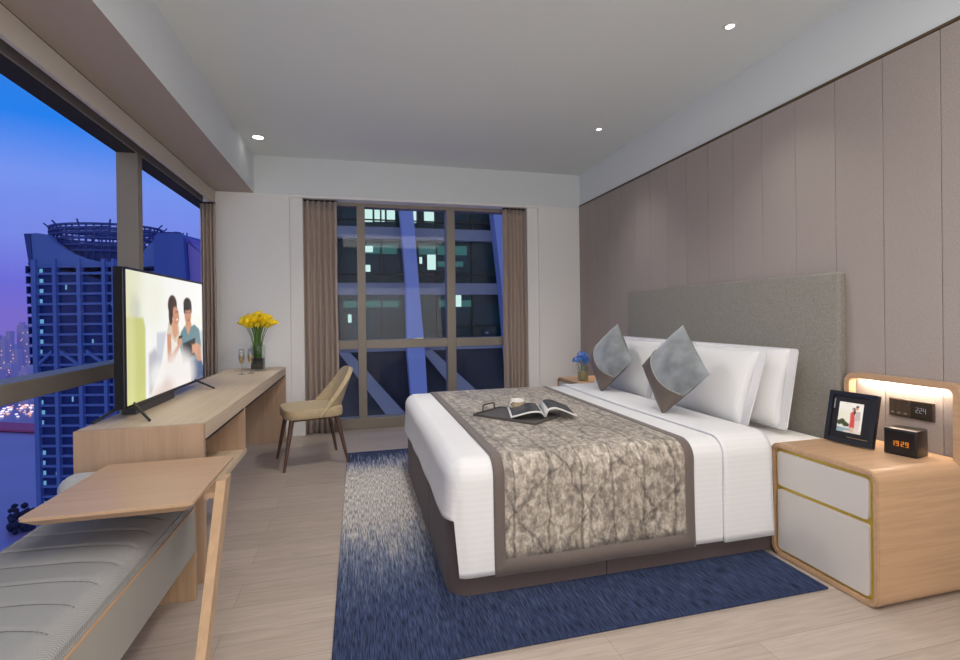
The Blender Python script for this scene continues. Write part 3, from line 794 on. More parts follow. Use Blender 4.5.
def tv_pic(u, v):
    c = list(lin((244, 243, 240))[:3])
    c = over(c, (226, 226, 196), ell(u, v, .08, .85, .14, .3, .6))
    c = over(c, (238, 238, 222), ell(u, v, .3, .8, .12, .25, .7))
    c = over(c, (206, 208, 190), ell(u, v, .11, .70, .05, .10, .6))
    c = over(c, (168, 166, 176), poly(u, v, [(.24, .05), (.24, .36), (.31, .40), (.37, .30), (.34, .05)], .03)*.75)
    c = over(c, (196, 200, 210), poly(u, v, [(.32, .2), (.33, .52), (.45, .52), (.45, .2)], .02)*.85)
    c = over(c, (188, 190, 196), poly(u, v, [(.93, .1), (.93, .5), (1.02, .5), (1.02, .1)], .02)*.7)
    # man
    c = over(c, (70, 92, 132), poly(u, v, [(.76, .25), (.93, .27), (1.0, .12), (1.0, .02), (.78, .02)], .01))
    c = over(c, (104, 138, 146), poly(u, v, [(.63, .50), (.69, .56), (.77, .55), (.85, .57), (.93, .52), (.96, .36), (.92, .22), (.66, .22), (.62, .36)], .01))
    c = over(c, (86, 120, 130), poly(u, v, [(.73, .22), (.76, .45), (.80, .22)], .02)*.5)
    c = over(c, (206, 150, 122), poly(u, v, [(.70, .56), (.75, .47), (.80, .57), (.78, .62), (.72, .62)], .008))
    c = over(c, (200, 144, 116), ell(u, v, .745, .665, .052, .095, .12))
    c = over(c, (40, 32, 30), ell(u, v, .740, .765, .062, .062, .12))
    c = over(c, (40, 32, 30), ell(u, v, .695, .725, .016, .055, .2)); c = over(c, (40, 32, 30), ell(u, v, .795, .725, .012, .05, .2))
    for ex in (.727, .765): c = over(c, (60, 40, 35), ell(u, v, ex, .685, .010, .008, .4))
    c = over(c, (150, 92, 78), ell(u, v, .752, .612, .020, .008, .4)); c = over(c, (176, 120, 96), ell(u, v, .755, .648, .008, .018, .5)*.6)
    c = over(c, (202, 148, 120), poly(u, v, [(.90, .38), (.95, .36), (.96, .20), (.90, .20), (.86, .27)], .01))
    # woman
    c = over(c, (244, 240, 234), poly(u, v, [(.44, .52), (.60, .48), (.62, .30), (.56, .1), (.30, -.05), (.27, .06), (.38, .26)], .012))
    c = over(c, (214, 200, 180), poly(u, v, [(.47, .60), (.60, .60), (.63, .42), (.57, .38), (.49, .46), (.45, .50)], .01))
    c = over(c, (214, 156, 126), poly(u, v, [(.51, .62), (.58, .62), (.60, .50), (.555, .45), (.52, .50)], .01))
    c = over(c, (236, 230, 222), poly(u, v, [(.50, .47), (.555, .42), (.61, .46), (.61, .28), (.48, .26)], .01))
    c = over(c, (196, 136, 108), ell(u, v, .565, .665, .045, .085, .12, .25))
    c = over(c, (66, 48, 42), ell(u, v, .525, .745, .060, .090, .1)); c = over(c, (66, 48, 42), ell(u, v, .500, .665, .026, .095, .15))
    c = over(c, (206, 146, 118), ell(u, v, .568, .665, .036, .072, .15, .2))
    for ex in (.572, .592): c = over(c, (60, 40, 35), ell(u, v, ex, .690, .008, .008, .4))
    c = over(c, (240, 232, 226), ell(u, v, .585, .622, .014, .007, .4))
    c = over(c, (206, 148, 118), poly(u, v, [(.45, .50), (.50, .50), (.505, .32), (.60, .40), (.62, .43), (.61, .36), (.52, .24), (.455, .26)], .01))
    c = over(c, (210, 152, 124), ell(u, v, .615, .42, .035, .045, .2))
    c = over(c, (30, 30, 36), poly(u, v, [(.665, .40), (.86, .44), (.86, .27), (.67, .245)], .006))
    c = over(c, (70, 76, 88), poly(u, v, [(.675, .39), (.70, .40), (.70, .26), (.68, .255)], .01)*.5)
    c = over(c, (212, 156, 128), ell(u, v, .87, .33, .038, .06, .2)); c = over(c, (212, 156, 128), poly(u, v, [(.80, .38), (.87, .37), (.86, .31), (.81, .29)], .01))
    c = over(c, (30, 26, 26), poly(u, v, [(.605, .47), (.655, .48), (.655, .455), (.605, .445)], .006))
    # out of focus foreground
    c = over(c, (240, 234, 230), ell(u, v, .60, .12, .24, .22, .35)*.85)
    c = over(c, (206, 180, 168), ell(u, v, .40, .03, .12, .10, .6)*.6)
    c = over(c, (244, 242, 238), ell(u, v, .33, .17, .08, .10, .6)*.8)
    c = over(c, (198, 200, 116), poly(u, v, [(-.02, .60), (.04, .645), (.19, .64), (.21, .56), (.205, -.1), (-.02, -.1)], .02)*.95)
    c = over(c, (222, 222, 160), ell(u, v, .06, .3, .05, .5, .6)*.6)
    return c
def picture_grid(name, nu, nv, pos, pic, m, parent):
    bm = bmesh.new(); L = bm.loops.layers.float_color.new('Col')
    V = [[bm.verts.new(pos(i/nu, j/nv)) for j in range(nv+1)] for i in range(nu+1)]
    C = [[pic(i/nu, j/nv) for j in range(nv+1)] for i in range(nu+1)]
    for i in range(nu):
        for j in range(nv):
            f = bm.faces.new((V[i][j], V[i+1][j], V[i+1][j+1], V[i][j+1]))
            for lp, (a, b_) in zip(f.loops, ((i, j), (i+1, j), (i+1, j+1), (i, j+1))): lp[L] = (*[max(0, min(1, q)) for q in C[a][b_]], 1)
    return obj(name, bm, m, parent)
# framed photo on the nightstand
def frame_pic(u, v):
    c = list(lin((250, 248, 240))[:3])
    c = over(c, (236, 236, 210), ell(u, v, .2, .5, .4, .2, .7)*.6)
    c = over(c, (150, 178, 190), poly(u, v, [(-.1, .16), (.55, .14), (.6, -.1), (-.1, -.1)], .02, 1))
    c = over(c, (226, 220, 205), poly(u, v, [(.3, .05), (1.1, .12), (1.1, -.1), (.3, -.1)], .02, 1))
    for x, y, r in ((.08, .30, .10), (.2, .34, .12), (.32, .27, .11), (.42, .25, .08)): c = over(c, (66, 78, 40), ell(u, v, x, y, r, r*.8, .25))
    c = over(c, (232, 222, 212), poly(u, v, [(.66, .08), (.70, .40), (.72, .70), (.90, .74), (.93, .45), (.90, .05)], .02, 1))
    c = over(c, (206, 196, 192), poly(u, v, [(.70, .42), (.72, .72), (.88, .74), (.92, .46)], .02, 1))
    c = over(c, (214, 164, 140), ell(u, v, .745, .84, .06, .065, .15)); c = over(c, (90, 70, 60), ell(u, v, .76, .89, .06, .04, .15))
    c = over(c, (218, 84, 76), poly(u, v, [(.50, .66), (.60, .72), (.68, .66), (.70, .45), (.72, .18), (.50, .17), (.52, .42)], .02, 1))
    c = over(c, (222, 168, 144), poly(u, v, [(.55, .17), (.555, .03), (.60, .03), (.61, .17)], .01, 1)); c = over(c, (222, 168, 144), poly(u, v, [(.63, .17), (.635, .03), (.68, .03), (.69, .17)], .01, 1))
    c = over(c, (60, 38, 34), ell(u, v, .625, .78, .065, .07, .15)); c = over(c, (60, 38, 34), ell(u, v, .67, .70, .04, .09, .2)); c = over(c, (222, 168, 144), ell(u, v, .60, .765, .04, .05, .2))
    return c
dv = Vector((2.378-2.349, 1.787-2.008)); ang = math.atan2(dv.y, dv.x)+pi/2
fr_ = thing('photo_frame', 'black photo frame with a picture of a couple, standing on the nightstand', 'picture frame', (2.366, 1.894, .5815), 0)
fr_.rotation_euler = (0, radians(13), ang)
fw, fh = .222, .258
bm = bmesh.new(); ring_prism(bm, rrect(fw, fh, .003, 2, 0, fh/2), rrect(fw-.04, fh-.04, .002, 2, 0, fh/2), lambda a, b_: (-.014, a, b_), lambda a, b_: (.012, a, b_))
obj('frame_moulding', bm, plain('frame_black', (30, 29, 30), .28), fr_)
obj('mount', B(-.006, .01, -fw/2+.015, fw/2-.015, .015, fh-.015), plain('mount_black', (24, 22, 24), .5), fr_)
pw, ph_ = .112, .150
picture_grid('photograph', 44, 60, lambda u, v: (-.0068, -(-.5+u)*pw+.004, .056+v*ph_), frame_pic, vcol('photo_print', 0, .4), fr_)
obj('metal_tab', B(-.0085, -.006, .080, .085, .168, .218), plain('tab_silver', (190, 180, 168), .3, .6), fr_)
obj('caption_line', B(-.0075, -.006, -.085, .008, .032, .035), plain('caption_gold', (170, 140, 96), .4, .5), fr_)
bm = bmesh.new(); prism(bm, [(-.03, 0), (.03, 0), (.03, .16), (-.03, .16)], lambda a, b_: (.012+.065*(1-b_/.16)-.0*b_, a, b_*1.0+.003+.0), lambda a, b_: (.016+.065*(1-b_/.16), a, b_+.003))
for v in bm.verts: v.co.z += .012*(v.co.x/.08)
obj('easel_back', bm, m_black, fr_)

# blue flowers on the far nightstand
m_clear = glass_pane('clear_glass', (.93, .95, .93), .05)
vz = thing('flower_vase', 'small clear glass vase on the far nightstand, holding blue flowers', 'vase', (2.19, 4.47, .5785))
bm = bmesh.new(); lathe(bm, [(0, 0), (.05, 0), (.056, .01), (.056, .13), (.05, .14), (.052, .13), (.052, .012), (0, .008)], 24); obj('glass_body', bm, m_clear, vz, smooth=True)
bm = bmesh.new(); lathe(bm, [(0, .009), (.049, .010), (.049, .085), (0, .085)], 24); obj('filling', bm, plain('vase_filling', (178, 158, 112), .5, noise=.3, nscale=60), vz, smooth=True)
m_blue = plain('blue_petal', (84, 146, 245), .6, noise=.25, nscale=40); m_leaf = plain('leaf_green', (88, 128, 62), .5, noise=.2, nscale=30)
fl_off = ((-.03, .0, .215), (.035, .03, .205), (.0, -.035, .245), (.02, -.02, .19), (-.05, .04, .20), (.0, .035, .25))
for k, (dx, dy, dz) in enumerate(fl_off):
    f = thing('blue_flower', 'blue hydrangea-like flower in the glass vase beyond the bed', 'flower', (2.19+dx, 4.47+dy, .5785+dz), 0, 'blue flowers by the bed')
    bm = bmesh.new(); rnd = random.Random(k)
    for q in range(34):
        a = rnd.uniform(0, 2*pi); ct = rnd.uniform(-.5, 1); st = sqrt(1-ct*ct); d = Vector((st*cos(a), st*sin(a), ct)); c = d*.036
        t1 = d.orthogonal().normalized(); t2 = d.cross(t1)
        for w_ in range(4):
            aa = w_*pi/2+q; e1 = t1*cos(aa)+t2*sin(aa); e2 = d.cross(e1)
            vv_ = [bm.verts.new(c), bm.verts.new(c+e1*.007+e2*.005+d*.003), bm.verts.new(c+e1*.013+d*.005), bm.verts.new(c+e1*.007-e2*.005+d*.003)]
            bm.faces.new(vv_)
    obj('petals', bm, m_blue, f)
    bm = bmesh.new(); tube(bm, [(0, 0, 0), (-dx*.5, -dy*.5, -dz*.5), (-dx*.8, -dy*.8, -dz+.04)], .0025, 6)
    grid(bm, 4, 2, lambda u, v: (-dx*.3+.03*u*(1 if k % 2 else -1), (v-.5)*.025*sin(pi*u)-dy*.3, -.05+.01*sin(3*u)))
    obj('stem', bm, m_leaf, f)

# ------------------------------------------------------------------ desk
m_dy = wood('ash_y', (204, 184, 158), 1, .8, .07, .45); m_dx = wood('ash_x', (204, 184, 158), 0, .8, .07, .45); m_dz = wood('ash_z', (182, 153, 128), 2, .8, .07, .5)
dk = thing('desk', 'long light oak desk and television console with open niche, along the left window', 'desk', (-.98, 3.88, 0))
dx_, dy_, dz_ = dk.location
def D(name, m, *a, **k): return obj(name, loc_bm(B(*a, **k), dx_, dy_, dz_), m, dk)
D('worktop', m_dy, -1.24, -.715, 2.572, 5.235, .672, .75, bev=.002)
D('end_panel', m_dz, -1.24, -.715, 2.54, 2.571, 0, .7495, bev=.0015)
D('end_panel', m_dz, -1.24, -.715, 5.205, 5.234, 0, .672, bev=.0015)
D('niche_divider', m_dz, -1.24, -.72, 3.41, 3.44, .37, .672, bev=.001)
D('niche_shelf', m_dy, -1.24, -.715, 2.571, 3.44, .37, .40, bev=.001)
D('back_panel', m_dz, -1.24, -1.222, 2.571, 5.205, .30, .672)
D('dark_underside_strip', m_dark, -.728, -.722, 2.60, 5.2, .655, .672)  # thin solid dark strip along the worktop's underside
# vase of yellow calla lilies
VX, VY = -.93, 5.0
vz = thing('flower_vase', 'square glass vase with dark base on the desk, holding yellow lilies', 'vase', (VX, VY, .7505), radians(0))
bm = bmesh.new(); ring_prism(bm, rrect(.115, .115, .006, 3), rrect(.105, .105, .004, 3), lambda a, b_: (a, b_, .012), lambda a, b_: (a, b_, .235)); obj('glass_body', bm, m_clear, vz)
obj('glass_foot', B(-.0575, .0575, -.0575, .0575, 0, .012), m_clear, vz)
obj('dark_stones', B(-.051, .051, -.051, .051, .013, .115), plain('dark_stones', (34, 26, 26), .3, noise=.6, nscale=60, bump=1.), vz)
m_yel = plain('lily_yellow', (255, 222, 36), .45, noise=.10, nscale=25); m_stem = plain('stem_green', (98, 138, 66), .5, noise=.25, nscale=25)
rnd = random.Random(11); NF = 40
for k in range(NF):
    a = k*2.39996; rr = sqrt((k+.5)/NF)
    hx, hy = .118*rr*cos(a), .11*rr*sin(a); hz = .468-.055*rr*rr+rnd.uniform(-.015, .02)
    f = thing('calla_lily', 'yellow calla lily in the bunch in the glass vase on the desk', 'flower', (VX+hx, VY+hy, .7505+hz), 0, 'yellow calla lilies')
    d = Vector((hx*1.9, hy*1.9, .22)).normalized()
    t1 = d.orthogonal().normalized(); t2 = d.cross(t1)
    bm = bmesh.new(); L_ = .085
    def fn(u, v):
        an = 2*pi*u; r = .005+.028*v**1.3*(1+.5*max(0, cos(an))); zz = L_*(v-.35)+.022*max(0, cos(an))*v*v
        return d*zz+(t1*cos(an)+t2*sin(an))*r
    grid(bm, 12, 6, fn); obj('bloom', bm, m_yel, f, smooth='all')
    bm = bmesh.new(); p0 = d*(-L_*.35)
    bot = Vector((-hx+.03*cos(a), -hy+.03*sin(a), -hz+.10)); mid = Vector((-hx*.62, -hy*.62, -.17))
    tube(bm, [p0, p0*.3+mid*.7+Vector((0, 0, .02)), mid, bot], .0034, 6); obj('stem', bm, m_stem, f, smooth='all')
# champagne glasses
m_wine = glass_pane('champagne', (.93, .78, .42), .06)
for x, y, lb in ((-1.0, 4.66, 'champagne flute on the desk, left of the pair beside the lily vase'), (-.935, 4.70, 'champagne flute on the desk, right of the pair beside the lily vase')):
    g = thing('champagne_flute', lb, 'glass', (x, y, .7505), 0, 'champagne flutes')
    bm = bmesh.new(); lathe(bm, [(0, .003), (.032, .002), (.033, .0), (.006, .008), (.0035, .02), (.0035, .085)], 24); obj('stem', bm, glass_pane('stem_glass', (.86, .87, .86), .2), g, smooth='all')
    bm = bmesh.new(); lathe(bm, [(.0035, .085), (.016, .10), (.024, .13), (.026, .165), (.022, .225), (.021, .225), (.025, .165), (.022, .13), (0, .092)], 24); obj('bowl', bm, glass_pane('bowl_glass', (.92, .93, .93), .16), g, smooth='all')
    bm = bmesh.new(); lathe(bm, [(0, .094), (.014, .101), (.0215, .13), (.0238, .165), (0, .166)], 24); obj('champagne', bm, m_wine, g, smooth='all')

# ------------------------------------------------------------------ television
tv = thing('television', 'large flat television on the desk showing a couple with a tablet', 'television', (-1.14, 3.37, .7505))
tx, ty_, tz = tv.location
m_tvb = plain('tv_black', (16, 16, 18), .3)
def T(name, m, *a, **k): return obj(name, loc_bm(B(*a, **k), tx, ty_, tz), m, tv)
T('housing', m_tvb, -1.165, -1.118, 2.742, 3.99, .803, 1.512, bev=.004)
T('rear_cover', m_tvb, -1.20, -1.16, 2.95, 3.78, .83, 1.25, bev=.01)
bm = bmesh.new(); ring_prism(bm, rrect(1.248, .709, .004, 2, 3.366, 1.1575), rrect(1.222, .683, .003, 2, 3.366, 1.1585), lambda a, b_: (-1.118, a, b_), lambda a, b_: (-1.113, a, b_))
obj('bezel', loc_bm(bm, tx, ty_, tz), m_tvb, tv)
ya, yb, za, zb = 2.755, 3.977, .817, 1.500
picture_grid('screen', 200, 116, lambda u, v: (-1.1165-tx, ya+(yb-ya)*u-ty_, za+(zb-za)*v-tz), lambda u, v: tv_pic((ya+(yb-ya)*u-2.72)/1.27, (za+(zb-za)*v-.80)/.715), vcol('tv_screen', .84, .2), tv)
m_leg = plain('tv_leg_metal', (52, 52, 55), .5, .3)
for yc in (2.86, 3.80):
    bm = bmesh.new(); tube(bm, [(-.985-tx, yc-(.19 if yc < 3.3 else .04)-ty_, .007), (-1.135-tx, yc-ty_, .075)], [.006, .009], 8); obj('leg', bm, m_leg, tv)
    bm = bmesh.new(); tube(bm, [(-1.225-tx, yc-.19-ty_ if yc < 3.3 else yc-.07-ty_, .008), (-1.15-tx, yc-ty_, .075)], [.006, .010], 8); obj('leg', bm, m_leg, tv)
sbx = obj('soundbar', B(-1.2, -1.126, 2.9, 3.43, .7505, .80, bev=.006), plain('soundbar_grey', (58, 58, 60), .5)); tag(sbx, 'low dark grey soundbar lying under the television on the desk', 'soundbar')

# ------------------------------------------------------------------ window bench, side table, bolster
m_bench, nt, b = mat_new('bench_fabric')
tc = nt.nodes.new('ShaderNodeTexCoord'); mp = nt.nodes.new('ShaderNodeMapping'); mp.inputs['Rotation'].default_value = (0, 0, radians(38))
wv = nt.nodes.new('ShaderNodeTexWave'); wv.inputs['Scale'].default_value = 60; wv.inputs['Distortion'].default_value = 1.6; wv.inputs['Detail'].default_value = 2; wv.inputs['Detail Scale'].default_value = 3
rp = nt.nodes.new('ShaderNodeValToRGB'); rp.color_ramp.elements[0].color = lin((132, 132, 132)); rp.color_ramp.elements[1].color = lin((160, 159, 158))
nt.links.new(tc.outputs['Object'], mp.inputs[0]); nt.links.new(mp.outputs[0], wv.inputs['Vector']); nt.links.new(wv.outputs['Fac'], rp.inputs[0]); nt.links.new(rp.outputs[0], b.inputs['Base Color'])
b.inputs['Roughness'].default_value = .95
bp = nt.nodes.new('ShaderNodeBump'); bp.inputs['Strength'].default_value = .3; bp.inputs['Distance'].default_value = .002; nt.links.new(wv.outputs['Fac'], bp.inputs['Height']); nt.links.new(bp.outputs[0], b.inputs['Normal'])
m_seamb = plain('seam_thread', (62, 62, 64), .9)
bn = thing('window_bench', 'window bench with grey quilted seat on an oak and grey base, left foreground', 'bench', (-.95, 1.5, 0))
bxo, byo, bzo = bn.location
BX0, BX1, BY0, BY1 = -1.20, -.715, .55, 2.41
ZS = .475
def seamshift(x):        # seams swing towards the viewer close to the front edge
    t = (x-BX0)/(BX1-BX0); return -.03*t - .05*max(0, t-.55)**2*5
def cush_top(u, v):
    x = BX0+(BX1-BX0)*u; y = BY0+(BY1-BY0)*v
    ex = min(1, (1-u)*(BX1-BX0)/.075); z = .418+(ZS-.418)*sqrt(max(0, 1-(1-ex)**2))
    exb = min(1, u*(BX1-BX0)/.03); z = min(z, .418+(ZS-.418)*sqrt(max(0, 1-(1-exb)**2)))
    s = (y-seamshift(x)-BY0)/.118; fq = abs(s-round(s)); z -= .006*exp(-(fq/.06)**2)*(1 if u < .93 else 0)
    return (x-bxo, y-byo, z)
bm = bmesh.new(); grid(bm, 40, 330, cush_top)
obj('seat_cushion', bm, m_bench, bn, smooth='all')
obj('seat_core', loc_bm(B(BX0+.002, BX1-.002, BY0, BY1, .41, .44), bxo, byo, 0), m_bench, bn)
ks = int((BY1-BY0)/.118)
for k in range(2, ks+1):
    bm = bmesh.new(); pts = []
    for i in range(24):
        u = .005+.90*i/23; x = BX0+(BX1-BX0)*u; y = BY0+.118*k+seamshift(x); v = (y-BY0)/(BY1-BY0)
        if 0 <= v <= 1: p = cush_top(u, v); pts.append((p[0], p[1], p[2]+.0003))
    if len(pts) > 3: tube(bm, pts, .0016, 5); obj('quilting_seam', bm, m_seamb, bn)
obj('front_panel', loc_bm(B(-.735, -.713, BY0, 2.392, .215, .405, bev=.001), bxo, byo, 0), plain('panel_grey', (158, 156, 150), .45), bn)
obj('edge_strip', loc_bm(B(-1.2, -.711, BY0, 2.392, .405, .412), bxo, byo, 0), m_oaky, bn)
obj('end_board', loc_bm(B(-1.2, -.713, 2.393, 2.412, 0, .412, bev=.001), bxo, byo, 0), m_oakz, bn)
obj('end_board', loc_bm(B(-1.2, -.72, .56, .585, 0, .405), bxo, byo, 0), m_oakz, bn)
obj('inner_box', loc_bm(B(-1.19, -.737, BY0+.05, 2.392, .23, .404), bxo, byo, 0), m_oakz, bn)
bm = bmesh.new()
def bol(u, v):
    a = 2*pi*v; t = u; e = min(1, min(t, 1-t)/.16); r = sqrt(max(0, 1-(1-e)**2))
    return (-1.27+.36*t+.03, 2.445+.085*r*cos(a), .530+.056*r*sin(a))
grid(bm, 24, 24, bol); bmesh.ops.remove_doubles(bm, verts=bm.verts, dist=.0005)
bo = obj('bolster', bm, fabric('bolster_cloth', (176, 178, 180), 200, .12, .3, .9, .2), smooth='all'); tag(bo, 'pale grey bolster cushion at the end of the window bench, behind the side table', 'cushion')

m_tabx = wood('table_oak', (190, 158, 128), 0, .8, .06, .4)
st = thing('side_table', 'light oak side table with slanted leg, its top reaching over the grey window bench', 'side table', (-.80, 2.14, 0))
sx_, sy_ = st.location.x, st.location.y
tp = rrect(.50, .585, .02, 5, -.805, 2.13)
tp = [(x, y) for x, y in tp]
bm = bmesh.new(); prism(bm, tp, lambda a, b_: (a-sx_+(-.805-a)*.10, b_-sy_+(2.13-b_)*.10, .588), lambda a, b_: (a-sx_, b_-sy_, .612))
top_bm = bm; obj('tabletop', bm, m_tabx, st)
bm = bmesh.new(); prism(bm, tp, lambda a, b_: (a-sx_, b_-sy_, .612), lambda a, b_: (a-sx_, b_-sy_, .622)); obj('top_edge', bm, m_tabx, st)
def slab(p0, p1, w, d):       # tapered plank between two points; w along y, d along x
    bm = bmesh.new()
    (x0, y0, z0, w0, d0), (x1, y1, z1, w1, d1) = p0, p1
    a = [bm.verts.new((x0+sx*d0/2-sx_, y0+sy*w0/2-sy_, z0)) for sx, sy in ((-1, -1), (1, -1), (1, 1), (-1, 1))]
    c = [bm.verts.new((x1+sx*d1/2-sx_, y1+sy*w1/2-sy_, z1)) for sx, sy in ((-1, -1), (1, -1), (1, 1), (-1, 1))]
    bm.faces.new(a[::-1]); bm.faces.new(c)
    for k in range(4): bm.faces.new((a[k], a[(k+1) % 4], c[(k+1) % 4], c[k]))
    return bm
m_legw = wood('leg_oak', (188, 156, 124), 2, .8, .06, .4)
obj('leg', slab((-.49, 1.60, .0, .05, .028), (-.518, 2.09, .625, .085, .034), 0, 0), m_legw, st)
obj('leg', slab((-.80, 2.431, .0, .032, .05), (-.80, 2.431, .612, .032, .05), 0, 0), m_legw, st)
obj('leg_bracket', loc_bm(B(-.57, -.53, 2.02, 2.20, .57, .588), sx_, sy_, 0), m_tabx, st)

# ------------------------------------------------------------------ chair
m_ch = fabric('chair_leather', (186, 166, 132), 30, .05, .05, .6, .1); m_chb = fabric('chair_back', (172, 152, 118), 30, .05, .05, .6, .1)
m_walnut = wood('walnut', (92, 66, 54), 2, 1, .12, .4)
ch = thing('desk_chair', 'beige upholstered dining chair with dark tapered legs, by the desk and window', 'chair', (-.405, 4.44, 0), radians(15))
bm = bmesh.new()
NS = 40
def seat(u, v):
    a = 2*pi*u
    ca, sa = cos(a), sin(a); n_ = .42
    x = math.copysign(abs(ca)**n_, ca)*.235; y = math.copysign(abs(sa)**n_, sa)*.235
    k = v
    if k < .25: z = .405; s = .86+.14*(k/.25)
    elif k < .75:
        q = (k-.25)/.5; an = -pi/2+pi*q; z = .448+.038*sin(an); s = 1+.03*cos(an)
    else: q = (k-.75)/.25; z = .486+.012*sin(q*pi/2); s = 1-q
    if k < .25: s = k/.25; z = .41
    return (x*s-.0, y*s, z)
grid(bm, NS, 28, seat, close_u=True); bmesh.ops.remove_doubles(bm, verts=bm.verts, dist=.0008)
obj('seat', bm, m_ch, ch, smooth='all')
bm = bmesh.new()
def backf(u, v):
    t = u*2-1                          # across
    h = v                              # up
    hw = .245-.075*h-.03*h**3          # half width
    wrap = .15*(1-h)**1.3+.035         # side wings come forward
    topc = .395*(1-.09*abs(t)**3.2)
    x = .205+.135*h - wrap*abs(t)**2.4
    low = .405 + .0*t
    z = low+h*topc + .02*abs(t)**3*(1-h)
    return (x, t*hw, z)
grid(bm, 28, 16, backf)
bk_ = obj('backrest', bm, m_ch, ch, smooth='all')
md = bk_.modifiers.new('t', 'SOLIDIFY'); md.thickness = .042; md.offset = 0
md = bk_.modifiers.new('b', 'BEVEL'); md.width = .014; md.segments = 3; md.limit_method = 'ANGLE'
obj('seat_frame', B(-.19, .19, -.185, .185, .388, .412, bev=.004), m_walnut, ch)
for sx in (-1, 1):
    for sy in (-1, 1):
        bm = bmesh.new(); tube(bm, [(sx*.18, sy*.17, .405), (sx*.252+(.0 if sx < 0 else .01), sy*.225, 0.0)], [.021, .011], 12); obj('leg', bm, m_walnut, ch, smooth=True)

# ------------------------------------------------------------------ outside: tower across the river
yawc = .2473
E1 = Vector((cos(yawc), -sin(yawc), 0)); E2 = Vector((sin(yawc), cos(yawc), 0))
m_conc = plain('tower_concrete', (82, 114, 200), .8); m_tgl = plain('tower_glass', (24, 50, 128), .45, spec=.2)
m_concd = plain('tower_dark_steel', (34, 62, 150), .7); m_purp = plain('tower_cladding', (130, 120, 220), .7)
ctr = Vector((0, 0, 1.25))+E1*(-143.3)+E2*190; ctr.z = -120
tw = thing('office_tower', 'tall unfinished-looking tower with curved crown and lattice ring, seen through the long window', 'building', ctr, -yawc)
K = .3926
def U(px): return (px-115)*K
def Z(py): return 121.25+(316.2-py+2.2)*K
def TB(name, m, boxes, kind=None):
    bm = bmesh.new()
    for q in boxes: box(bm, *q)
    return obj(name, bm, m, tw)
# main body
bm = bmesh.new()
prism(bm, [(U(36), 0), (U(196), 0), (U(196), Z(300)), (U(32), Z(262)), (U(33), Z(330))][:5], lambda a, b_: (a, 0, b_), lambda a, b_: (a, 34, b_))
obj('curtain_wall', bm, m_tgl, tw)
rows = [262+10.1*k for k in range(34)]
bm = bmesh.new()
for r in rows:
    x0 = U(31+min(6, (r-262)*.06)); box(bm, x0, U(160), -1.0, .4, Z(r+1.1), Z(r-1.1))
obj('floor_slabs', bm, m_conc, tw)
for px, w_, lean in ((35, 4.5, 3.5), (56, 3.4, 3), (80, 3.6, 3), (105, 3.2, 3), (115, 2.6, 2), (134, 3, 2), (158, 3.4, 0)):
    bm = bmesh.new(); prism(bm, [(U(px+lean), 0), (U(px+lean+w_), 0), (U(px+w_)-0, Z(258)), (U(px), Z(258))], lambda a, b_: (a, -1.6, b_), lambda a, b_: (a, .5, b_)); obj('vertical_fin', bm, m_conc, tw)
for a, b_ in (((62, 348), (80, 361)), ((88, 348), (106, 361)), ((40, 361), (54, 348))):
    bm = bmesh.new(); prism(bm, [(U(a[0]), Z(a[1]+3)), (U(b_[0]), Z(b_[1]+3)), (U(b_[0]), Z(b_[1])), (U(a[0]), Z(a[1]))], lambda p, q: (p, -1.4, q), lambda p, q: (p, .2, q)); obj('diagonal_brace', bm, m_conc, tw)
# crown wall with a scooped top edge
curve = [(28, 232), (40, 231.5), (50, 233), (56, 240), (64, 246), (74, 252), (86, 257), (100, 260.5), (118, 262), (132, 260), (144, 253), (152, 244), (158, 239), (161, 236)]
pts = [(U(x), Z(y)) for x, y in curve]
bm = bmesh.new(); pp = [(U(33), Z(266))]+pts+[(U(161), Z(300)), (U(120), Z(268))]
prism(bm, [(U(33), Z(266))]+pts+[(U(161), Z(266))], lambda a, b_: (a, -.8, b_), lambda a, b_: (a, 1.5, b_)); obj('crown_wall', bm, m_conc, tw)
bm = bmesh.new(); prism(bm, [(U(28), Z(232)), (U(33), Z(266)), (U(36), Z(266)), (U(34), Z(232))], lambda a, b_: (a, -1.2, b_), lambda a, b_: (a, 30, b_)); obj('crown_side', bm, m_concd, tw)
# lattice ring
def U2(px, d): return (px-480)*K*(190+d)/190+143.3
def Z2(py, d): return 121.25+(318.4-py)*K*(190+d)/190
bm = bmesh.new(); cx, rx, ry_ = U2(109, 18), 50*K*1.095, 15
def rp_(a, z): return (cx+rx*cos(a), 18+ry_*sin(a), z)
for zz in (229, 233, 237, 242, 248, 254):
    tube(bm, [rp_(2*pi*k/40, Z2(zz-2*abs(0), 18)) for k in range(41)], .55, 4, False)
for k in range(48):
    a = 2*pi*k/48; tube(bm, [rp_(a, Z2(264, 18)), rp_(a, Z2(228.5, 18))], .3, 4)
    if k % 4 == 0: tube(bm, [rp_(a, Z2(229, 18)), (cx+(rx+2)*cos(a), 18+(ry_+1)*sin(a), Z2(225, 18))], .3, 4)
for k in range(-4, 5):
    hw = rx*sqrt(max(0, 1-(k*3.2/ry_)**2)); tube(bm, [(cx-hw, 18+k*3.2, Z2(231, 18)), (cx+hw, 18+k*3.2, Z2(231, 18))], .3, 4)
obj('lattice_ring', bm, m_concd, tw)
bm = bmesh.new(); lathe(bm, [(1, 0), (1, 1), (0, 1)], 40)
for v in bm.verts: v.co = Vector((cx+v.co.x*(rx-1), 18+v.co.y*(ry_-1), Z2(268, 18)+v.co.z*(Z2(249, 18)-Z2(268, 18))))
obj('crown_drum', bm, m_concd, tw)
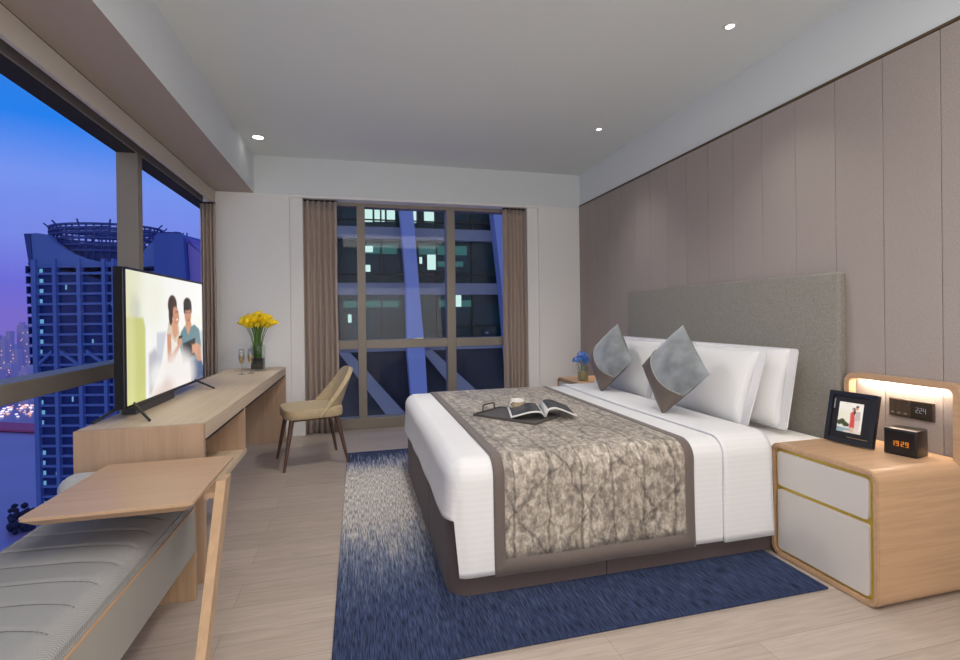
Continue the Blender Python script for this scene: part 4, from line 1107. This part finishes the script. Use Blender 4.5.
# balcony frames on the left edge
for k in range(10):
    r = 264+10.1*k; x0 = U(27.5+k*.35); bm = bmesh.new(); x1 = x0+2.1; z0, z1 = Z(r+7.6), Z(r)
    for q in ((x0, x1, -.6, 4, z1-.35, z1), (x0, x1, -.6, 4, z0, z0+.35), (x0, x0+.35, -.6, 4, z0, z1), (x0, x1, 3.6, 4, z0, z1)): box(bm, *q)
    obj('balcony', bm, m_concd, tw)
# service core on the right with crane and slanted cladding
bm = bmesh.new(); prism(bm, [(U(160), 0), (U(160), Z(238)), (U(164), Z(234)), (U(184), Z(234.5)), (U(189), Z(239)), (U(192), Z(290)), (U(192), 0)], lambda a, b_: (a, -3, b_), lambda a, b_: (a, 24, b_)); obj('service_core', bm, plain('core_panel', (62, 92, 190), .7), tw)
bm = bmesh.new(); prism(bm, [(U(190), 0), (U(190), Z(238)), (U(186), Z(240)), (U(196), Z(246)), (U(206), Z(256)), (U(209), Z(300)), (U(209), 0)][1:], lambda a, b_: (a, -1, b_), lambda a, b_: (a, 20, b_)); obj('slanted_cladding', bm, m_purp, tw)
bm = bmesh.new()
tube(bm, [(U(168), 6, Z(235)), (U(168), 6, Z(229))], .8, 6); tube(bm, [(U(156), 6, Z(230.5)), (U(172), 6, Z(231)), (U(176), 6, Z(236))], .7, 6); box(bm, U(156), U(163), 5, 7, Z(232.5), Z(229.5))
for px in (175, 179): tube(bm, [(U(px), 6, Z(235)), (U(px), 6, Z(230))], .25, 4)
obj('roof_crane', bm, m_concd, tw)
m_lit = emit('tower_window_light', (130, 200, 240), .55); m_lit2 = emit('tower_window_dim', (60, 120, 190), .35)
bm = bmesh.new(); rnd = random.Random(5)
for k in range(26):
    r = 264+10.1*k; 
    if rnd.random() < .85: box(bm, U(40.5), U(42+rnd.random()*2), -.15, 0, Z(r+8), Z(r+3))
for px, r in ((92, 338), (150, 305), (66, 283), (71, 395), (96, 425), (99, 414), (54, 470), (112, 300)): box(bm, U(px), U(px+1.4), -.15, 0, Z(r+5), Z(r))
obj('lit_window', bm, m_lit, tw)

# far blocks, haze put into their pale violet colour, and city
m_far = plain('far_block_haze', (190, 184, 240), .9); m_citylight = emit('city_light', (255, 190, 170), 1.0); m_citywhite = emit('city_light_white', (235, 225, 255), 1.2)
rnd = random.Random(21)
def world_at(px, depth, z): # a spot in the city, measured along the window view
    return Vector((0, 0, 0))+E1*((px-480)/484*depth)+E2*depth+Vector((0, 0, z))
gblocks = []
for k, (px, w_, h, dpt) in enumerate(((2, 5, 66, 900), (8, 5, 80, 980), (14, 6, 50, 860), (20, 7, 92, 1000), (26, 6, 84, 940), (31, 6, 100, 1050), (-8, 8, 74, 900), (-18, 8, 90, 1000), (36, 7, 96, 1020), (212, 10, 90, 700), (-30, 9, 62, 900), (6, 9, 34, 760), (22, 9, 28, 700), (-6, 9, 26, 740), (30, 8, 40, 780))):
    c = world_at(px, dpt, -120); wd = w_*dpt/484
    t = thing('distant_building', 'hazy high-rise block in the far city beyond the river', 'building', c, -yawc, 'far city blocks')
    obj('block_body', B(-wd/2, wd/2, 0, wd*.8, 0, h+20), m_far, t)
    if k % 3 == 0: obj('roof_structure', B(-wd/4, wd/4, wd*.1, wd*.6, h+20, h+26), m_far, t)
    bm = bmesh.new()
    for q in range(7):
        x = rnd.uniform(-wd*.45, wd*.4); z = rnd.uniform(5, h+14); box(bm, x, x+1.6, -.3, 0, z, z+1.6)
    obj('lit_window', bm, m_citylight, t)
bm = bmesh.new()
for k in range(80):
    px = rnd.uniform(-30, 36); d = rnd.uniform(605, 690); c = world_at(px, d, -119.5); s = rnd.uniform(.5, 1.5)
    box(bm, c.x-s, c.x+s, c.y-s, c.y+s, c.z, c.z+s*1.2, mi=k % 2)
o = obj('street_light_glow', bm, mats=[m_citylight, m_citywhite]); tag(o, 'countless tiny warm and white street lights on the far river bank', 'city lights', kind='stuff')
bm = bmesh.new()
a = world_at(-60, 545, -119); b_ = world_at(45, 515, -119); c = world_at(45, 550, -119); d_ = world_at(-60, 590, -119)
vs_ = [bm.verts.new(v) for v in (a, b_, c, d_)]; r = bmesh.ops.extrude_face_region(bm, geom=[bm.faces.new(vs_)])
bmesh.ops.translate(bm, verts=[v for v in r['geom'] if isinstance(v, bmesh.types.BMVert)], vec=(0, 0, 2))
o = obj('riverside_road', bm, plain('road_magenta', (170, 80, 140), .8)); tag(o, 'magenta lit riverside road crossing below the transom, far outside', 'road')
m_water = plain('river_water', (134, 122, 190), .35, spec=.8, noise=.1, nscale=.02)
struct(obj('trim_9', B(-1800, 1500, 8, 3000, -122, -120), m_water))
bm = bmesh.new(); rnd = random.Random(9)
for k in range(60):
    c = world_at(20+rnd.uniform(-13, 12), 288+rnd.uniform(-14, 14), -120+rnd.uniform(1, 6)); s = rnd.uniform(.8, 2.4)
    r = bmesh.ops.create_icosphere(bm, subdivisions=1, radius=s); bmesh.ops.translate(bm, verts=r['verts'], vec=c)
o = obj('tree_clump', bm, plain('night_foliage', (24, 36, 80), .9)); tag(o, 'dark clump of trees on the river edge, low in the long window', 'trees', kind='stuff')

# neighbouring building straight behind the tall window
nb = thing('office_building', 'glass office block with slanted blue columns, close behind the tall window', 'building', (4, 41.5, -20))
ox, oy, oz = nb.location; FY = 41.5
m_nc = plain('facade_slab', (118, 128, 158), .8); m_col = plain('facade_column', (122, 144, 220), .75); m_ng = plain('facade_glass', (20, 52, 66), .2, spec=.35, noise=.6, nscale=.25)
m_dk = plain('facade_dark_wall', (28, 38, 60), .6); m_mul = plain('facade_mullion', (16, 24, 34), .6)
SC = FY/36.0
def NX(x): return x*SC-ox
def NZ(z): return 1.25+(z-1.25)*SC-oz
def N(name, m, x0, x1, y0, y1, z0, z1): return obj(name, B(NX(x0), NX(x1), y0, y1, NZ(z0), NZ(z1)), m, nb)
N('curtain_wall', m_ng, -5.5, 12.2, 1.0, 2, -1.3, 16)
N('lower_wall', m_dk, -5.5, 12.2, .6, 2, -12, -1.3)
for z0, z1 in ((-2.3, -.45), (2.82, 3.68), (6.95, 7.78), (11.05, 11.9)): N('floor_slab', m_nc, -5.5, 12.2, .2, 1.4, z0 if z0 > -2 else -1.35, z1)
for x in (-3.85, -1.1, 1.75, 4.5, 5.9, 8.7, 11.3):
    N('mullion', m_mul, x-.06, x+.06, .75, 1.0, -.45, 12)
for z in (8.4, 4.4, .35): N('rail', m_mul, -5.5, 12.2, .8, 1.0, z-.05, z+.05)
def ncol(pts, d0, d1, m, name='slanted_column'):
    bm = bmesh.new(); prism(bm, [(NX(x), NZ(z)) for x, z in pts], lambda a, b_: (a, d0, b_), lambda a, b_: (a, d1, b_)); obj(name, bm, m, nb)
ncol([(3.0, 9.4), (2.65, 13), (3.55, 13), (3.92, 9.4), (4.36, 2.78), (4.68, -1.3), (4.82, -4.4), (5.1, -12), (4.1, -12), (3.62, -4.2), (3.42, -1.3), (3.38, 3.7)], -1.2, .2, m_col)
ncol([(9.9, 9.5), (9.5, 13), (10.5, 13), (10.8, 9.5), (11.3, 2.5), (11.7, -4), (11.1, -4), (10.55, 3.3), (10.27, 6.0)], -1.2, .2, m_col)
ncol([(-1.35, -1.3), (-.6, -1.3), (3.3, -5.9), (6, -9.1), (4.6, -9.1), (1.98, -6.0)], -.5, .6, m_nc, 'diagonal_brace')
ncol([(4.5, -1.3), (5.3, -1.3), (8.6, -4.4), (12, -7.6), (10.4, -7.6), (7.0, -4.4)], -.5, .6, m_nc, 'diagonal_brace')
m_off = emit('office_light', (200, 235, 225), .9); m_off2 = emit('office_light_dim', (70, 140, 140), .35)
for i, (x, z, w_, h) in enumerate(((.35, 8.25, .8, 1.2), (1.3, 8.3, .75, 1.25), (2.2, 8.35, .6, 1.1), (.45, 6.0, .7, .45), (.5, 4.55, .45, .5), (5.2, 4.75, .75, 1.15), (4.0, 8.3, .4, 1.2), (5.0, 8.35, .75, 1.1), (7.2, 1.9, .6, .9), (4.6, 5.2, .2, .5), (-.7, .8, .25, .6))):
    N('lit_office_window', m_off, x, x+w_, .9, .98, z, z+h)
for x, z, w_, h in ((.3, 5.9, 2.6, .7), (4.5, 5.9, 3.8, .7), (-1, 1.9, 4, .5), (6.1, 1.9, 2.5, .5), (6, 5.0, 2, .4)): N('dim_ceiling_strip', m_off2, x, x+w_, .92, .99, z, z+h)
N('ledge_detail', m_nc, 9.5, 9.7, -.2, .2, -.2, -.05)

# ------------------------------------------------------------------ world: dusk sky
wd = bpy.data.worlds.new('dusk'); scene.world = wd; wd.use_nodes = True; nt = wd.node_tree; nt.nodes.clear()
o_ = nt.nodes.new('ShaderNodeOutputWorld'); bg = nt.nodes.new('ShaderNodeBackground'); tc = nt.nodes.new('ShaderNodeTexCoord'); sp = nt.nodes.new('ShaderNodeSeparateXYZ')
rp = nt.nodes.new('ShaderNodeValToRGB'); cr = rp.color_ramp
nt.links.new(tc.outputs['Generated'], sp.inputs[0]); nt.links.new(sp.outputs['Z'], rp.inputs[0]);  nt.links.new(bg.outputs[0], o_.inputs[0])
cr.elements[0].position = 0; cr.elements[0].color = lin((124, 108, 200))
cr.elements[1].position = 1; cr.elements[1].color = lin((96, 116, 170))
for p, c in ((.06, (112, 110, 214)), (.13, (122, 138, 228)), (.22, (120, 150, 238)), (.30, (40, 130, 236)), (.42, (60, 124, 214)), (.6, (96, 124, 190))):
    e = cr.elements.new(p); e.color = lin(c)
rm = nt.nodes.new('ShaderNodeMapRange'); rm.inputs[1].default_value = .15; rm.inputs[2].default_value = -.35
nt.links.new(sp.outputs['Y'], rm.inputs[0])
mx = nt.nodes.new('ShaderNodeMix'); mx.data_type = 'RGBA'; mx.inputs['B'].default_value = lin((166, 170, 186))
nt.links.new(rm.outputs[0], mx.inputs['Factor']); nt.links.new(rp.outputs[0], mx.inputs['A']); nt.links.new(mx.outputs['Result'], bg.inputs[0])
bg.inputs[1].default_value = .85

# ------------------------------------------------------------------ lights
def area(name, loc, size, w, col, rot=(0, 0, 0), sy=None, spread=180):
    l = bpy.data.lights.new(name, 'AREA'); l.energy = w; l.color = col; l.size = size
    if sy: l.shape = 'RECTANGLE'; l.size_y = sy
    l.spread = radians(spread)
    o = bpy.data.objects.new(name, l); COL.objects.link(o); o.location = loc; o.rotation_euler = rot; return o
def spot(name, loc, w, col, ang=110, blend=.9, rad=.05):
    l = bpy.data.lights.new(name, 'SPOT'); l.energy = w; l.color = col; l.spot_size = radians(ang); l.spot_blend = blend; l.shadow_soft_size = rad
    o = bpy.data.objects.new(name, l); COL.objects.link(o); o.location = loc; return o
warm = (1, .95, .885)
area('near_ceiling_fill', (.8, .2, 2.9), 2.2, 44, warm, sy=1.8)  # added soft fill at ceiling height, no fitting there
area('front_wall_fill', (.6, YF+.05, 1.55), 3.0, 46, (1, .96, .91), rot=(radians(97), 0, 0), sy=2.2)  # broad fill added at the front wall to lift upright surfaces
spot('downlight_and_fill', (2.131, 2.385, 2.9), 24, warm, 90)
spot('downlight_and_fill', (2.14, 3.987, 2.9), 20, warm, 90)
spot('downlight_and_fill', (-.86, 4.841, 2.9), 40, warm, 42, 1., .03)
for x, y, w_ in ((-.4, 1.2, 24), (.9, 1.6, 24), (.5, 3.5, 115)): spot('downlight_and_fill', (x, y, 2.9), w_, warm, 140, .9, .16)  # added fill spots without fixtures, for general brightness
area('niche_led', (2.594, 1.81, .8875), .012, 1.7, (1, .82, .62), sy=.4)
area('niche_led', (2.594, 4.57, .8875), .012, 1.7, (1, .82, .62), sy=.4)
# small pieces belong to the part they sit on
def under(root_name, child, parent):
    for rt_ in [o for o in COL.objects if o.parent is None and o.name.split('.')[0] == root_name]:
        ps = [c for c in rt_.children if c.name.split('.')[0] == parent]
        for c in [c for c in rt_.children if c.name.split('.')[0] == child]:
            c.parent = ps[0]
def under_each(root_name, child, parent):
    for rt_ in [o for o in COL.objects if o.parent is None and o.name.split('.')[0] == root_name]:
        ps = [c for c in rt_.children if c.name.split('.')[0] == parent]; cs = [c for c in rt_.children if c.name.split('.')[0] == child]
        for c, p in zip(cs, ps): c.parent = p
under_each('magazine', 'printed_photo', 'page_block')
for a_, b_ in (('photograph', 'mount'), ('metal_tab', 'mount'), ('caption_line', 'mount')): under('photo_frame', a_, b_)
under('alarm_clock', 'time_digits', 'face'); under_each('control_panel', 'indicator', 'switch_button'); under('control_panel', 'display_digits', 'display')
under('television', 'bezel', 'housing'); under('coffee_cup', 'pattern_band', 'cup_body'); under('saucer', 'gold_rim', 'dish')
under('nightstand', 'led_strip', 'back_frame'); under('side_table', 'top_edge', 'tabletop'); under('pillow', 'flange', 'pillow_case')
under('window_bench', 'quilting_seam', 'seat_cushion'); under('serving_tray', 'handle', 'rim')
